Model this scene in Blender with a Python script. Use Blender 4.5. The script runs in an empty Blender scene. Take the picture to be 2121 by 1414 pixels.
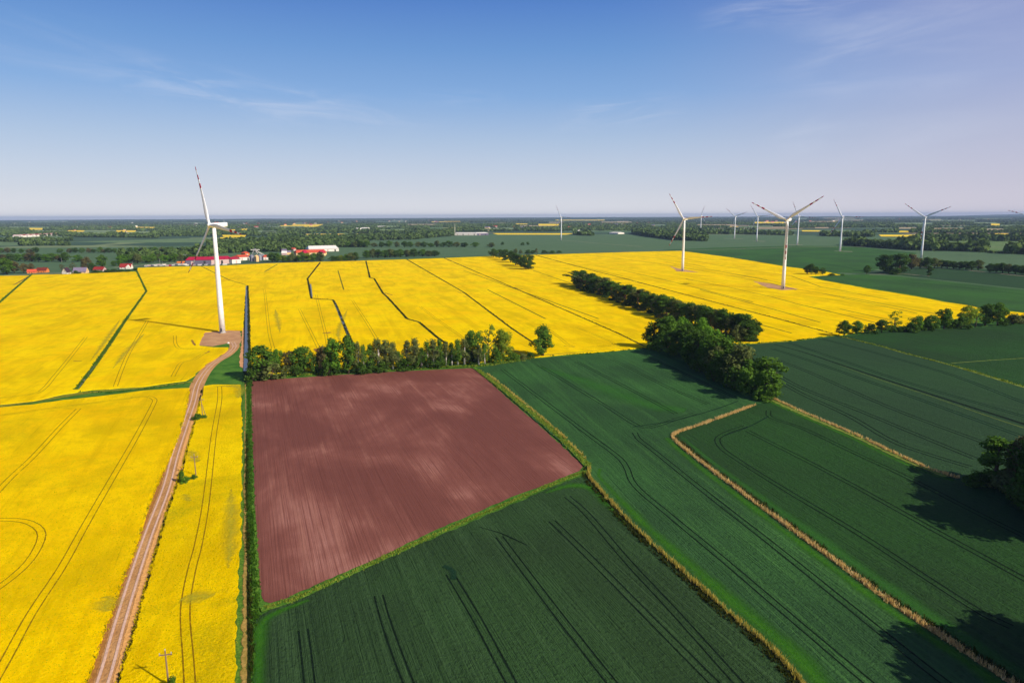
import bpy, bmesh, math, random
import numpy as np
from mathutils import Vector, Matrix
from mathutils.geometry import tessellate_polygon
random.seed(7); rng = np.random.default_rng(7)
sc = bpy.context.scene; COL = sc.collection
# ------------------------------------------------------------------ camera
F = 1414.0; H = 86.0; PIT = math.atan((707-447)/F); ROL = math.radians(.25)
fw = np.array([0, math.cos(PIT), -math.sin(PIT)]); up_ = np.array([0, math.sin(PIT), math.cos(PIT)]); rt_ = np.array([1., 0, 0])
R_ = math.cos(ROL)*rt_-math.sin(ROL)*up_; U_ = math.cos(ROL)*up_+math.sin(ROL)*rt_
cam = bpy.data.objects.new('camera', bpy.data.cameras.new('camera')); COL.objects.link(cam)
cam.matrix_world = Matrix(((R_[0], U_[0], -fw[0], 0), (R_[1], U_[1], -fw[1], 0), (R_[2], U_[2], -fw[2], H), (0, 0, 0, 1)))
cam.data.sensor_width = 36; cam.data.lens = 24; cam.data.clip_start = 1; cam.data.clip_end = 120000
sc.camera = cam
# ------------------------------------------------------------------ light
SUN_EL = math.radians(34); SUN_AZ = math.atan2(.838, -.546)          # from +Y towards +X
SUN_STRENGTH = 5.0; SKY_STRENGTH = .1; HAZE_DENSITY = 3.8e-5; HAZE_COLOR = (.44, .60, .86)
sd = Vector((math.sin(SUN_AZ)*math.cos(SUN_EL), math.cos(SUN_AZ)*math.cos(SUN_EL), math.sin(SUN_EL)))
sun = bpy.data.objects.new('sun', bpy.data.lights.new('sun', 'SUN')); COL.objects.link(sun)
sun.data.energy = SUN_STRENGTH; sun.data.angle = math.radians(.5); sun.data.color = (1, .91, .76)
sun.rotation_euler = sd.to_track_quat('Z', 'Y').to_euler()
vs = sc.view_settings; vs.view_transform = 'Standard'; vs.look = 'None'; vs.gamma = 1; vs.use_curve_mapping = False; vs.exposure = .12
cy = sc.cycles; cy.max_bounces = 6; cy.diffuse_bounces = 2; cy.glossy_bounces = 2; cy.transparent_max_bounces = 16; cy.volume_bounces = 0; cy.caustics_reflective = False; cy.caustics_refractive = False

class NT:
    """small helper to wire nodes"""
    def __init__(s, tree): s.t = tree; s.n = tree.nodes; s.l = tree.links
    def node(s, ty, **kw):
        n = s.n.new(ty)
        for k, v in kw.items(): setattr(n, k, v)
        return n
    def set(s, sock, v):
        if isinstance(v, bpy.types.NodeSocket): s.l.new(v, sock)
        else: sock.default_value = v
    def m(s, op, a, b=None, c=None, clamp=False):
        n = s.node('ShaderNodeMath', operation=op, use_clamp=clamp); s.set(n.inputs[0], a)
        if b is not None: s.set(n.inputs[1], b)
        if c is not None: s.set(n.inputs[2], c)
        return n.outputs[0]
    def mix(s, f, a, b, bt='MIX'):
        n = s.node('ShaderNodeMix', data_type='RGBA', blend_type=bt); s.set(n.inputs[0], f)
        s.set(n.inputs[6], a if isinstance(a, bpy.types.NodeSocket) else (*a[:3], 1)); s.set(n.inputs[7], b if isinstance(b, bpy.types.NodeSocket) else (*b[:3], 1))
        return n.outputs[2]
    def noise(s, vec, scale, detail=3, rough=.55, dist=0):
        n = s.node('ShaderNodeTexNoise'); n.inputs['Scale'].default_value = scale; n.inputs['Detail'].default_value = detail
        n.inputs['Roughness'].default_value = rough; n.inputs['Distortion'].default_value = dist
        if vec is not None: s.l.new(vec, n.inputs['Vector'])
        return n.outputs['Fac']
    def ss(s, v, a, b, lo=0, hi=1):
        n = s.node('ShaderNodeMapRange', interpolation_type='SMOOTHSTEP'); s.set(n.inputs[0], v)
        for i, q in zip((1, 2, 3, 4), (a, b, lo, hi)): n.inputs[i].default_value = q
        return n.outputs[0]
    def map(s, vec, rot=0, scale=(1, 1, 1)):
        # rotate first, then stretch
        a = s.node('ShaderNodeMapping'); a.inputs['Rotation'].default_value = (0, 0, rot); s.l.new(vec, a.inputs['Vector'])
        b = s.node('ShaderNodeMapping'); b.inputs['Scale'].default_value = scale; s.l.new(a.outputs[0], b.inputs['Vector'])
        return b.outputs[0]
def hx(r, g, b, k=1.0):
    f = lambda c: ((c/255+.055)/1.055)**2.4 if c > 10 else c/255/12.92
    return (f(r)*k, f(g)*k, f(b)*k)

def pdir(x, y):
    d = R_*(x-1060.5)-U_*(y-707)+fw*F; return d/np.linalg.norm(d)
w = bpy.data.worlds.new('World'); sc.world = w; w.use_nodes = True; t = NT(w.node_tree); t.n.clear()
sky = t.node('ShaderNodeTexSky', sky_type='NISHITA', sun_disc=False, sun_elevation=SUN_EL, sun_rotation=SUN_AZ)
sky.altitude = 100; sky.air_density = 1.0; sky.dust_density = .6; sky.ozone_density = 2.0
tc = t.node('ShaderNodeTexCoord'); sep = t.node('ShaderNodeSeparateXYZ'); t.l.new(tc.outputs['Generated'], sep.inputs[0])
el = t.m('ARCSINE', sep.outputs[2]); az = t.m('ARCTAN2', sep.outputs[0], sep.outputs[1])
rmp = t.node('ShaderNodeValToRGB'); t.l.new(t.m('MULTIPLY', el, 1/.6), rmp.inputs[0])
E_ = rmp.color_ramp; pts = [(0, (222, 222, 230)), (.06, (200, 206, 221)), (.17, (168, 188, 217)), (.27, (128, 166, 215)), (.37, (102, 147, 206)), (.47, (78, 124, 196)), (.62, (52, 98, 178)), (1, (34, 70, 142))]
while len(E_.elements) < len(pts): E_.elements.new(.5)
for e, (p, c) in zip(E_.elements, pts): e.position = p; e.color = (*hx(*c), 1)
nis = t.mix(1, sky.outputs[0], (SKY_STRENGTH,)*3, 'MULTIPLY')
base = t.mix(.88, nis, rmp.outputs[0])
# the air is thicker and pinker towards the east
east = t.ss(az, .1, .75)
base = t.mix(t.m('MULTIPLY', east, .42), base, hx(184, 168, 192))
cmb = t.node('ShaderNodeCombineXYZ'); t.l.new(az, cmb.inputs[0]); t.l.new(el, cmb.inputs[1])
def cirrus(p0, p1, wid, ns, st, seed):
    global base
    a0, e0 = (lambda d: (math.atan2(d[0], d[1]), math.asin(d[2])))(pdir(*p0)); a1, e1 = (lambda d: (math.atan2(d[0], d[1]), math.asin(d[2])))(pdir(*p1))
    L = math.hypot(a1-a0, e1-e0); ux, uy = (a1-a0)/L, (e1-e0)/L
    da = t.m('SUBTRACT', az, a0); de = t.m('SUBTRACT', el, e0)
    u = t.m('ADD', t.m('MULTIPLY', da, ux), t.m('MULTIPLY', de, uy)); v = t.m('SUBTRACT', t.m('MULTIPLY', de, ux), t.m('MULTIPLY', da, uy))
    wob = t.noise(cmb.outputs[0], 5, 2); v = t.m('ADD', v, t.m('MULTIPLY', t.m('SUBTRACT', wob, .5), wid*1.6))
    m1 = t.m('MULTIPLY', t.ss(u, -.04, L*.3), t.ss(u, L*.55, L*1.1, 1, 0)); m2 = t.ss(t.m('ABSOLUTE', v), wid*.1, wid, 1, 0)
    mp = t.map(cmb.outputs[0], -math.atan2(uy, ux), (ns, ns*6, 1)); n = t.ss(t.noise(mp, 1, 6, .6, .6+seed), .38, .75)
    base = t.mix(t.m('MULTIPLY', t.m('MULTIPLY', m1, m2), t.m('MULTIPLY', n, st)), base, hx(214, 218, 232))
cirrus((130, 140), (900, 245), .035, 9, .32, 0)
cirrus((1180, 250), (1430, 205), .03, 9, .3, .2)
cirrus((880, 205), (1060, 210), .016, 12, .14, .3)
cirrus((1640, 110), (2200, 20), .10, 4, .26, .4)
cirrus((1480, 45), (1760, 10), .03, 8, .3, .1)
cirrus((1500, 300), (2200, 150), .09, 3, .18, .5)
cirrus((-40, 60), (260, 150), .05, 5, .12, .6)
lp = t.node('ShaderNodeBackground'); t.l.new(base, lp.inputs[0]); lp.inputs[1].default_value = 1.0
wo = t.node('ShaderNodeOutputWorld'); t.l.new(lp.outputs[0], wo.inputs[0])

# ------------------------------------------------------------------ helpers
def at(x, y, z=0):
    """ray of photo pixel (x, y) down to the level z"""
    d = R_*(x-1060.5)-U_*(y-707)+fw*F; k = (z-H)/d[2]; return np.array([0, 0, H])+d*k
def proj(P):
    v = np.asarray(P, float)-np.array([0, 0, H]); q = v@fw; return 1060.5+F*(v@R_)/q, 707-F*(v@U_)/q
def tag(o, label=None, cat=None, group=None, kind=None):
    for k, v in (('label', label), ('category', cat), ('group', group), ('kind', kind)):
        if v: o[k] = v
    return o
def link(name, me, parent=None, loc=None):
    o = bpy.data.objects.new(name, me); COL.objects.link(o)
    if parent: o.parent = parent
    if loc is not None: o.location = loc
    return o
def empty(name, loc, rz=0):
    o = bpy.data.objects.new(name, None); COL.objects.link(o); o.location = loc; o.rotation_euler = (0, 0, rz); o.empty_display_size = 2; return o
def mesh(name, V, Fs, mats, smooth=False, mi=None):
    me = bpy.data.meshes.new(name); me.from_pydata([tuple(map(float, v)) for v in V], [], [tuple(f) for f in Fs])
    for m in (mats if isinstance(mats, (list, tuple)) else [mats]): me.materials.append(m)
    if mi is not None: me.polygons.foreach_set('material_index', mi)
    if smooth: me.polygons.foreach_set('use_smooth', [True]*len(me.polygons))
    me.update(); return me
def mesh_np(name, V, k, mats, tint=None, mi=None):
    """faces of k corners, k consecutive vertices each; tint = one value per face"""
    V = np.asarray(V, np.float32); n = len(V)//k
    me = bpy.data.meshes.new(name); me.vertices.add(len(V)); me.vertices.foreach_set('co', V.ravel())
    me.loops.add(n*k); me.loops.foreach_set('vertex_index', np.arange(n*k, dtype=np.int32))
    me.polygons.add(n); me.polygons.foreach_set('loop_start', np.arange(n, dtype=np.int32)*k); me.polygons.foreach_set('loop_total', np.full(n, k, np.int32))
    for m in (mats if isinstance(mats, (list, tuple)) else [mats]): me.materials.append(m)
    if mi is not None: me.polygons.foreach_set('material_index', mi)
    if tint is not None:
        a = me.attributes.new('tint', 'FLOAT', 'FACE'); a.data.foreach_set('value', np.asarray(tint, np.float32))
    me.update(calc_edges=True); return me
class MB:
    """collects simple solids into one mesh"""
    def __init__(s): s.V = []; s.F = []; s.M = []
    def add(s, V, Fs, m=0):
        b = len(s.V); s.V += [tuple(v) for v in V]; s.F += [tuple(i+b for i in f) for f in Fs]; s.M += [m]*len(Fs); return s
    def box(s, x0, x1, y0, y1, z0, z1, m=0):
        return s.add([(x0, y0, z0), (x1, y0, z0), (x1, y1, z0), (x0, y1, z0), (x0, y0, z1), (x1, y0, z1), (x1, y1, z1), (x0, y1, z1)],
                     [(0, 3, 2, 1), (4, 5, 6, 7), (0, 1, 5, 4), (1, 2, 6, 5), (2, 3, 7, 6), (3, 0, 4, 7)], m)
    def tube(s, pts, rad, n=8, m=0, cap=True):
        pts = [Vector(p) for p in pts]; V = []; Fs = []
        for i, p in enumerate(pts):
            d = (pts[min(i+1, len(pts)-1)]-pts[max(i-1, 0)]).normalized(); a = d.orthogonal().normalized() if abs(d.z) < .95 else Vector((1, 0, 0)); a = (a-d*a.dot(d)).normalized(); b = d.cross(a)
            for j in range(n):
                q = 2*math.pi*j/n; V.append(p+(a*math.cos(q)+b*math.sin(q))*rad[i])
        for i in range(len(pts)-1):
            for j in range(n): k = (j+1) % n; Fs.append((i*n+j, i*n+k, (i+1)*n+k, (i+1)*n+j))
        if cap: Fs.append(tuple(range(n))[::-1]); Fs.append(tuple((len(pts)-1)*n+j for j in range(n)))
        return s.add(V, Fs, m)
    def build(s, name, mats, parent=None, loc=None, smooth=False):
        return link(name, mesh(name, s.V, s.F, mats, smooth, s.M), parent, loc)

# ------------------------------------------------------------------ materials
def mat(name, fn=None, color=None, rough=.9, spec=.06, metal=0):
    m = bpy.data.materials.new(name); m.use_nodes = True; t = NT(m.node_tree); t.n.clear()
    p = t.node('ShaderNodeBsdfPrincipled'); p.inputs['Roughness'].default_value = rough; p.inputs['Specular IOR Level'].default_value = spec; p.inputs['Metallic'].default_value = metal
    o = t.node('ShaderNodeOutputMaterial'); t.l.new(p.outputs[0], o.inputs[0])
    geo = t.node('ShaderNodeNewGeometry')
    if color is not None:
        n = t.noise(geo.outputs['Position'], .9, 3)
        t.l.new(t.mix(t.ss(n, .3, .7), [c*.86 for c in color], [min(1, c*1.1) for c in color]), p.inputs['Base Color'])
    if fn: fn(t, p, geo.outputs['Position'], o)
    return m
def bump(t, p, h, dist, st=1.0):
    b = t.node('ShaderNodeBump'); b.inputs['Distance'].default_value = dist; b.inputs['Strength'].default_value = st
    t.l.new(h, b.inputs['Height']); t.l.new(b.outputs[0], p.inputs['Normal'])

def rape(c_hi, c_lo, c_green, ang, thin=.5):
    def fn(t, p, pos, o):
        st = t.map(pos, -ang, (.012, .35, 1)); streak = t.noise(st, 1, 4, .6)
        big = t.noise(pos, .022, 4, .6); mid = t.noise(pos, .18, 4, .6); fine = t.noise(pos, 1.5, 3, .7)
        c = t.mix(t.ss(big, .35, .7), c_hi, c_lo)
        c = t.mix(t.m('MULTIPLY', t.ss(streak, .5, .72), .45), c, [a*.82 for a in c_lo])
        c = t.mix(t.m('MULTIPLY', t.ss(mid, .46, .66), .4), c, [q*.8 for q in c_lo])
        g = t.m('MULTIPLY', t.ss(t.noise(pos, .045, 3, .5, .5), .58, .8), t.ss(fine, .35, .6))
        c = t.mix(t.m('MULTIPLY', g, thin), c, c_green)
        olive = t.m('MULTIPLY', t.ss(t.noise(pos, .03, 4, .6, .8), .48, .66), thin)
        c = t.mix(t.m('MULTIPLY', olive, t.ss(fine, .2, .7, .15, .75)), c, hx(176, 160, 8))
        c = t.mix(t.m('MULTIPLY', t.ss(fine, .52, .75), .5), c, c_green)
        blot = t.noise(t.map(pos, -ang, (.02, .05, 1)), 1, 5, .62, .6)
        c = t.mix(t.m('MULTIPLY', t.ss(blot, .44, .66), .6), c, hx(212, 176, 0))
        s3 = t.noise(t.map(pos, -ang, (.006, .11, 1)), 1, 5, .7)
        c = t.mix(t.m('MULTIPLY', t.ss(s3, .52, .68), .45), c, hx(214, 172, 0))
        s4 = t.noise(t.map(pos, -ang, (.02, .8, 1)), 1, 3, .7)
        c = t.mix(t.m('MULTIPLY', t.m('MULTIPLY', t.ss(s4, .6, .72), t.ss(blot, .4, .6)), .5), c, hx(170, 140, 4))
        t.l.new(c, p.inputs['Base Color'])
        bump(t, p, t.m('ADD', t.m('MULTIPLY', fine, .6), t.m('MULTIPLY', mid, .6)), 1.2, .8)
    return fn
def wheat(c0, c1, c2, ang, light=.4):
    def fn(t, p, pos, o):
        st = t.noise(t.map(pos, -ang, (.01, .45, 1)), 1, 4, .65); st2 = t.noise(t.map(pos, -ang, (.05, 2.2, 1)), 1, 3, .7)
        big = t.noise(pos, .013, 3, .55); fine = t.noise(pos, 1.1, 3, .75)
        c = t.mix(t.ss(big, .35, .68), c0, c1)
        c = t.mix(t.m('MULTIPLY', t.ss(st, .45, .7), .35), c, c2)
        c = t.mix(t.m('MULTIPLY', t.ss(t.noise(pos, .009, 4, .6, .4), .55, .75), light), c, c2)
        c = t.mix(t.m('MULTIPLY', t.ss(st2, .5, .75), .5), c, [a*.7 for a in c0])
        c = t.mix(t.m('MULTIPLY', t.ss(fine, .5, .7), .6), c, [a*.5 for a in c0])
        t.l.new(c, p.inputs['Base Color']); bump(t, p, t.m('ADD', fine, st2), .8, .8)
    return fn
def soil(ang):
    def fn(t, p, pos, o):
        s1 = t.noise(t.map(pos, -ang, (.02, 2.2, 1)), 1, 4, .7); s2 = t.noise(t.map(pos, -ang, (.012, .3, 1)), 1, 4, .6)
        patch = t.noise(t.map(pos, -ang, (.017, .03, 1)), 1, 5, .58, .3); fine = t.noise(pos, 2.2, 3, .7)
        c = t.mix(t.ss(patch, .40, .66), hx(116, 69, 58), hx(138, 86, 72))
        c = t.mix(t.m('MULTIPLY', t.m('MULTIPLY', t.ss(patch, .54, .74), t.ss(s1, .70, .40)), .7), c, hx(190, 138, 120))
        c = t.mix(t.m('MULTIPLY', t.ss(s1, .46, .68), .6), c, hx(98, 56, 46))
        c = t.mix(t.m('MULTIPLY', t.m('MULTIPLY', t.ss(s2, .52, .75), t.ss(patch, .42, .62)), .45), c, hx(184, 130, 108))
        c = t.mix(t.m('MULTIPLY', t.ss(fine, .5, .75), .25), c, hx(94, 54, 42))
        t.l.new(c, p.inputs['Base Color']); bump(t, p, t.m('ADD', s1, t.m('MULTIPLY', fine, .5)), .3, .7)
    return fn
def grass(c0, c1, c2=None):
    def fn(t, p, pos, o):
        a = t.noise(pos, .12, 4, .6); b = t.noise(pos, 1.6, 3, .7)
        c = t.mix(t.ss(a, .35, .65), c0, c1); c = t.mix(t.m('MULTIPLY', t.ss(b, .45, .7), .6), c, c2 or [q*.5 for q in c0])
        t.l.new(c, p.inputs['Base Color']); bump(t, p, b, .8, .8)
    return fn
def strip_fn(c0, c1, edge=.3, breakup=0, scale=.5, rough_edge=.25, alpha=1.0, gscale=.02):
    """a band whose edges are ragged; v runs across 0..1"""
    def fn(t, p, pos, o):
        uv = t.node('ShaderNodeUVMap'); s = t.node('ShaderNodeSeparateXYZ'); t.l.new(uv.outputs[0], s.inputs[0])
        d = t.m('ABSOLUTE', t.m('MULTIPLY', t.m('SUBTRACT', s.outputs[1], .5), 2))
        n = t.noise(pos, scale, 4, .65); d = t.m('ADD', d, t.m('MULTIPLY', t.m('SUBTRACT', n, .5), rough_edge*2))
        f = t.ss(d, 1-edge-rough_edge*.4, 1-rough_edge*.4, 1, 0)
        if breakup: f = t.m('MULTIPLY', f, t.ss(t.noise(pos, gscale*6, 4, .6), .5-.5*(1-breakup)-.12, .62-.5*(1-breakup)))
        f = t.m('MULTIPLY', f, alpha)
        fi = t.noise(pos, 1.3, 3, .7); c = t.mix(t.ss(fi, .35, .65), c0, c1)
        t.l.new(c, p.inputs['Base Color']); bump(t, p, fi, .4, .7)
        tr = t.node('ShaderNodeBsdfTransparent'); mx = t.node('ShaderNodeMixShader'); t.l.new(f, mx.inputs[0]); t.l.new(tr.outputs[0], mx.inputs[1]); t.l.new(p.outputs[0], mx.inputs[2]); t.l.new(mx.outputs[0], o.inputs[0])
    return fn
A = math.radians
K = .92
M = {}
M['rape_near'] = mat('rapeseed bloom near', spec=0, fn=rape(hx(255, 216, 0), hx(244, 196, 0), hx(180, 162, 0), A(110), .6))
M['rape_strip'] = mat('rapeseed bloom strip', spec=0, fn=rape(hx(252, 218, 0), hx(238, 198, 0), hx(170, 164, 20), A(102), .9))
M['rape'] = mat('rapeseed bloom', spec=0, fn=rape(hx(255, 220, 0), hx(252, 206, 0), hx(206, 176, 0), A(106), .4))
M['rape_far'] = mat('rapeseed bloom far', color=hx(255, 214, 40))
M['wheat_low'] = mat('wheat low', wheat(hx(48, 70, 40), hx(54, 84, 44), hx(74, 104, 62), A(111), .4), spec=.04)
M['wheat_mid'] = mat('wheat mid', wheat(hx(50, 82, 46), hx(62, 106, 52), hx(82, 132, 62), A(103), .6), spec=.04)
M['wheat_right'] = mat('wheat right', wheat(hx(44, 70, 38), hx(46, 82, 38), hx(56, 96, 44), A(103), .3), spec=.04)
M['wheat_east'] = mat('wheat east', wheat(hx(50, 76, 48), hx(52, 82, 48), hx(62, 94, 54), A(120), .3), spec=.04)
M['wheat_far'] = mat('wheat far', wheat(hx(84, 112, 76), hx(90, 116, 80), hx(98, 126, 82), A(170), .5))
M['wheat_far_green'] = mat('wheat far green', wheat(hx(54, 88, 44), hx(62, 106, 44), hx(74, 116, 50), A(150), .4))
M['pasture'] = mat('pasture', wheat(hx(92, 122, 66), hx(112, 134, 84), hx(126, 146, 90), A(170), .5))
M['soil'] = mat('ploughed soil', soil(A(111)), spec=.1)
M['grass'] = mat('grass', grass(hx(62, 112, 34), hx(92, 136, 46)))
M['pad'] = mat('gravel pad', grass(hx(208, 164, 116), hx(190, 142, 100), hx(164, 120, 84)))
M['dirt'] = mat('farm track dirt', grass(hx(212, 162, 104), hx(192, 142, 86), hx(160, 114, 68)))
def s_(name, *a, **k): M[name] = mat(name.replace('_', ' '), strip_fn(*a, **k)); return M[name]
s_('tram_dark', hx(12, 26, 15), hx(22, 40, 24), edge=.5, breakup=.0, rough_edge=.3, scale=.8, alpha=.92)  # tractor lines: dark soil, with the shade of the crop gap painted in
s_('tram_soft', hx(24, 52, 34), hx(32, 62, 40), edge=.7, breakup=.35, rough_edge=.3, alpha=.8)  # fainter lines, crop-gap shade likewise painted into the dark green
s_('tram_yellow', hx(120, 88, 10), hx(160, 122, 8), edge=.5, breakup=.45, scale=1.0, rough_edge=.5, alpha=.9, gscale=.06)
s_('tram_yellow_soft', hx(176, 138, 4), hx(196, 156, 0), edge=.7, breakup=.7, scale=.6, rough_edge=.5, alpha=.6)
s_('ditch_green', hx(58, 84, 24), hx(104, 116, 36), edge=.25, rough_edge=.5, scale=.25)
s_('ditch_dark', hx(26, 34, 10), hx(52, 60, 18), edge=.3, rough_edge=.5, scale=.3)
s_('ditch_thin', hx(70, 76, 16), hx(96, 92, 18), edge=.4, rough_edge=.4, breakup=.2, alpha=.9)
s_('bank_tan', hx(196, 158, 84), hx(150, 130, 56), edge=.4, rough_edge=.9, scale=.25, alpha=.85, breakup=.35)
s_('sand_bank', hx(222, 160, 102), hx(200, 140, 86), edge=.2, rough_edge=.4)
s_('verge', hx(58, 104, 28), hx(104, 136, 44), edge=.15, rough_edge=.25)
s_('verge_light', hx(96, 120, 44), hx(128, 138, 58), edge=.4, rough_edge=.5)
s_('vivid', hx(52, 110, 22), hx(66, 122, 28), edge=.98, rough_edge=.45, alpha=.72, scale=.07)
s_('vivid_soft', hx(56, 116, 40), hx(66, 124, 46), edge=.98, rough_edge=.4, alpha=.5, scale=.05)
s_('reed_floor', hx(160, 128, 76), hx(110, 104, 52), edge=.3, rough_edge=.5)
s_('lane', hx(104, 118, 30), hx(150, 146, 48), edge=.5, rough_edge=.5)
s_('rut', hx(222, 186, 160), hx(208, 170, 144), edge=.35, rough_edge=.12)
s_('shoulder', hx(236, 178, 104), hx(218, 158, 88), edge=.2, rough_edge=.4)
s_('shoulder_brown', hx(150, 104, 48), hx(176, 124, 62), edge=.2, rough_edge=.4)
s_('bare', hx(150, 100, 60), hx(126, 84, 44), edge=.6, rough_edge=.8, breakup=.3, scale=.25)
s_('thin_rape', hx(206, 188, 34), hx(176, 170, 44), edge=.99, rough_edge=.6, alpha=.7, scale=.16)
s_('far_road', hx(190, 176, 150), hx(170, 160, 140), edge=.2, rough_edge=.1)
def water_fn(t, p, pos, o):
    bump(t, p, t.noise(pos, .8, 3), .05, .3)
M['water'] = mat('ditch water', water_fn, rough=.3, spec=.35); M['water'].node_tree.nodes['Principled BSDF'].inputs['Base Color'].default_value = (.07, .085, .10, 1)

def ground_fn(t, p, pos, o):
    mp = t.map(pos, A(14), (1/520, 1/300, 1))
    v = t.node('ShaderNodeTexVoronoi', feature='F1'); v.inputs['Scale'].default_value = 1; v.inputs['Randomness'].default_value = .8; t.l.new(mp, v.inputs['Vector'])
    sp = t.node('ShaderNodeSeparateColor'); t.l.new(v.outputs['Color'], sp.inputs[0])
    r = t.node('ShaderNodeValToRGB'); r.color_ramp.interpolation = 'CONSTANT'; t.l.new(sp.outputs[0], r.inputs[0])
    pal = [(0, (62, 86, 62)), (.25, (80, 108, 76)), (.42, (56, 78, 54)), (.6, (104, 128, 84)), (.72, (70, 92, 66)), (.83, (150, 132, 98)), (.88, (218, 184, 60)), (.93, (122, 136, 92))]
    while len(r.color_ramp.elements) < len(pal): r.color_ramp.elements.new(.5)
    for e, (q, c) in zip(r.color_ramp.elements, pal): e.position = q; e.color = (*hx(*c), 1)
    c = t.mix(t.m('MULTIPLY', t.ss(t.noise(pos, .01, 3), .4, .7), .4), r.outputs[0], hx(60, 84, 58))
    t.l.new(c, p.inputs['Base Color'])
M['ground'] = mat('far farmland', ground_fn)

def leaf(name, c0, c1, trans=.25):
    m = bpy.data.materials.new(name); m.use_nodes = True; t = NT(m.node_tree); t.n.clear()
    a = t.node('ShaderNodeAttribute', attribute_name='tint'); oi = t.node('ShaderNodeObjectInfo')
    f = t.m('ADD', a.outputs['Fac'], t.m('MULTIPLY', t.m('SUBTRACT', oi.outputs['Random'], .5), .3), clamp=True)
    c = t.mix(f, c0, c1)
    d = t.node('ShaderNodeBsdfDiffuse'); t.l.new(c, d.inputs[0]); tr = t.node('ShaderNodeBsdfTranslucent'); t.l.new(t.mix(1, c, (1, 1, .5), 'MULTIPLY'), tr.inputs[0])
    mx = t.node('ShaderNodeMixShader'); mx.inputs[0].default_value = trans; t.l.new(d.outputs[0], mx.inputs[1]); t.l.new(tr.outputs[0], mx.inputs[2])
    o = t.node('ShaderNodeOutputMaterial'); t.l.new(mx.outputs[0], o.inputs[0]); return m
LEAF = {'dark': leaf('dark leaves', (0.033, 0.074, 0.012), (0.090, 0.173, 0.024)), 'mid': leaf('green leaves', (0.051, 0.118, 0.014), (0.134, 0.256, 0.029)),
        'bright': leaf('bright leaves', (0.077, 0.192, 0.017), (0.192, 0.371, 0.034), .4), 'yellowgreen': leaf('yellow green leaves', (0.128, 0.192, 0.019), (0.307, 0.410, 0.038), .4),
        'greygreen': leaf('grey green leaves', (0.077, 0.102, 0.029), (0.179, 0.218, 0.060)), 'brown': leaf('brownish leaves', (0.090, 0.082, 0.031), (0.205, 0.179, 0.067)),
        'blossom': leaf('pale blossom leaves', (0.128, 0.166, 0.084), (0.384, 0.410, 0.264)),
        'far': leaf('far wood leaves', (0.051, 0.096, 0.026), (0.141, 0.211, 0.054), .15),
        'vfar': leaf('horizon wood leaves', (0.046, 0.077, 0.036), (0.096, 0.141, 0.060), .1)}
REED = leaf('dry reed stalks', hx(176, 142, 86), hx(255, 226, 166), .45); REEDG = leaf('green verge stalks', hx(54, 100, 20), hx(170, 180, 72), .35); REEDD = leaf('ditch undergrowth', hx(24, 34, 12), hx(70, 74, 26), .2)
REEDY = leaf('olive golden stalks', hx(136, 130, 48), hx(250, 222, 124), .45); RAPEL = leaf('rapeseed plants', hx(160, 160, 6), hx(255, 222, 0), .5); GRN = leaf('low weeds', hx(40, 80, 20), hx(90, 130, 40), .3)
M['bark'] = mat('bark', color=(.10, .075, .055)); M['birch'] = mat('birch bark', color=(.55, .50, .45)); M['pinebark'] = mat('pine bark', color=(.20, .11, .065))
M['white'] = mat('white turbine paint', color=(.84, .85, .86), rough=.45, spec=.4); M['red'] = mat('red marking paint', color=(.42, .015, .03), rough=.5)
M['concrete'] = mat('concrete', color=(.45, .42, .38)); M['wood'] = mat('weathered pole wood', color=(.24, .16, .11)); M['insul'] = mat('insulator', color=(.5, .45, .4), rough=.3)
M['dkgrey'] = mat('dark grey', color=(.05, .05, .055)); M['glass'] = mat('window glass', color=(.04, .05, .07), rough=.15, spec=.6)
def wallm(n, c): M[n] = mat(n, color=c); return M[n]
wallm('wall_white', hx(236, 228, 214)); wallm('wall_cream', hx(240, 200, 140)); wallm('wall_grey', hx(112, 106, 124)); wallm('wall_pink', hx(206, 176, 170)); wallm('wall_orange', hx(226, 132, 72)); wallm('wall_brown', hx(130, 64, 48))
wallm('roof_red', hx(176, 34, 66)); wallm('roof_orange', hx(206, 88, 62)); wallm('roof_tile', hx(150, 52, 48)); wallm('roof_brown', hx(116, 50, 40)); wallm('roof_grey', hx(128, 118, 140)); wallm('roof_dark', hx(66, 50, 62)); wallm('roof_white', hx(240, 232, 220))
M['steel'] = mat('galvanised steel', color=hx(168, 166, 176), rough=.45, metal=.5)

# ------------------------------------------------------------------ the ground
def disc(name, r, z, m):
    n = 96; V = [(r*math.cos(2*math.pi*i/n), r*math.sin(2*math.pi*i/n), z) for i in range(n)]; return link(name, mesh(name, V, [tuple(range(n))], m))
tag(disc('ground', 30000, 0, M['ground']), 'patchwork farmland reaching to the horizon', 'farmland', kind='structure')
def densify(P, z, step=.010, jit=.0):
    """P photo pixels -> world points with about 1 m spacing near, more far, and a ragged edge"""
    W = [at(x, y, z)[:2] for x, y in P]; out = []
    for i in range(len(W)):
        a, b = W[i], W[(i+1) % len(W)]; L = np.linalg.norm(b-a); d = np.linalg.norm((a+b)/2); st = max(1.2, min(np.linalg.norm(a), np.linalg.norm(b), d)*step); n = max(1, int(L/st)); n = min(n, 260)
        u = (b-a)/max(L, 1e-6); nn = np.array([-u[1], u[0]])
        for k in range(n):
            q = a+(b-a)*k/n
            if k: q = q+nn*random.uniform(-1, 1)*jit*(1+d/500)
            out.append(q)
    return out
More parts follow.
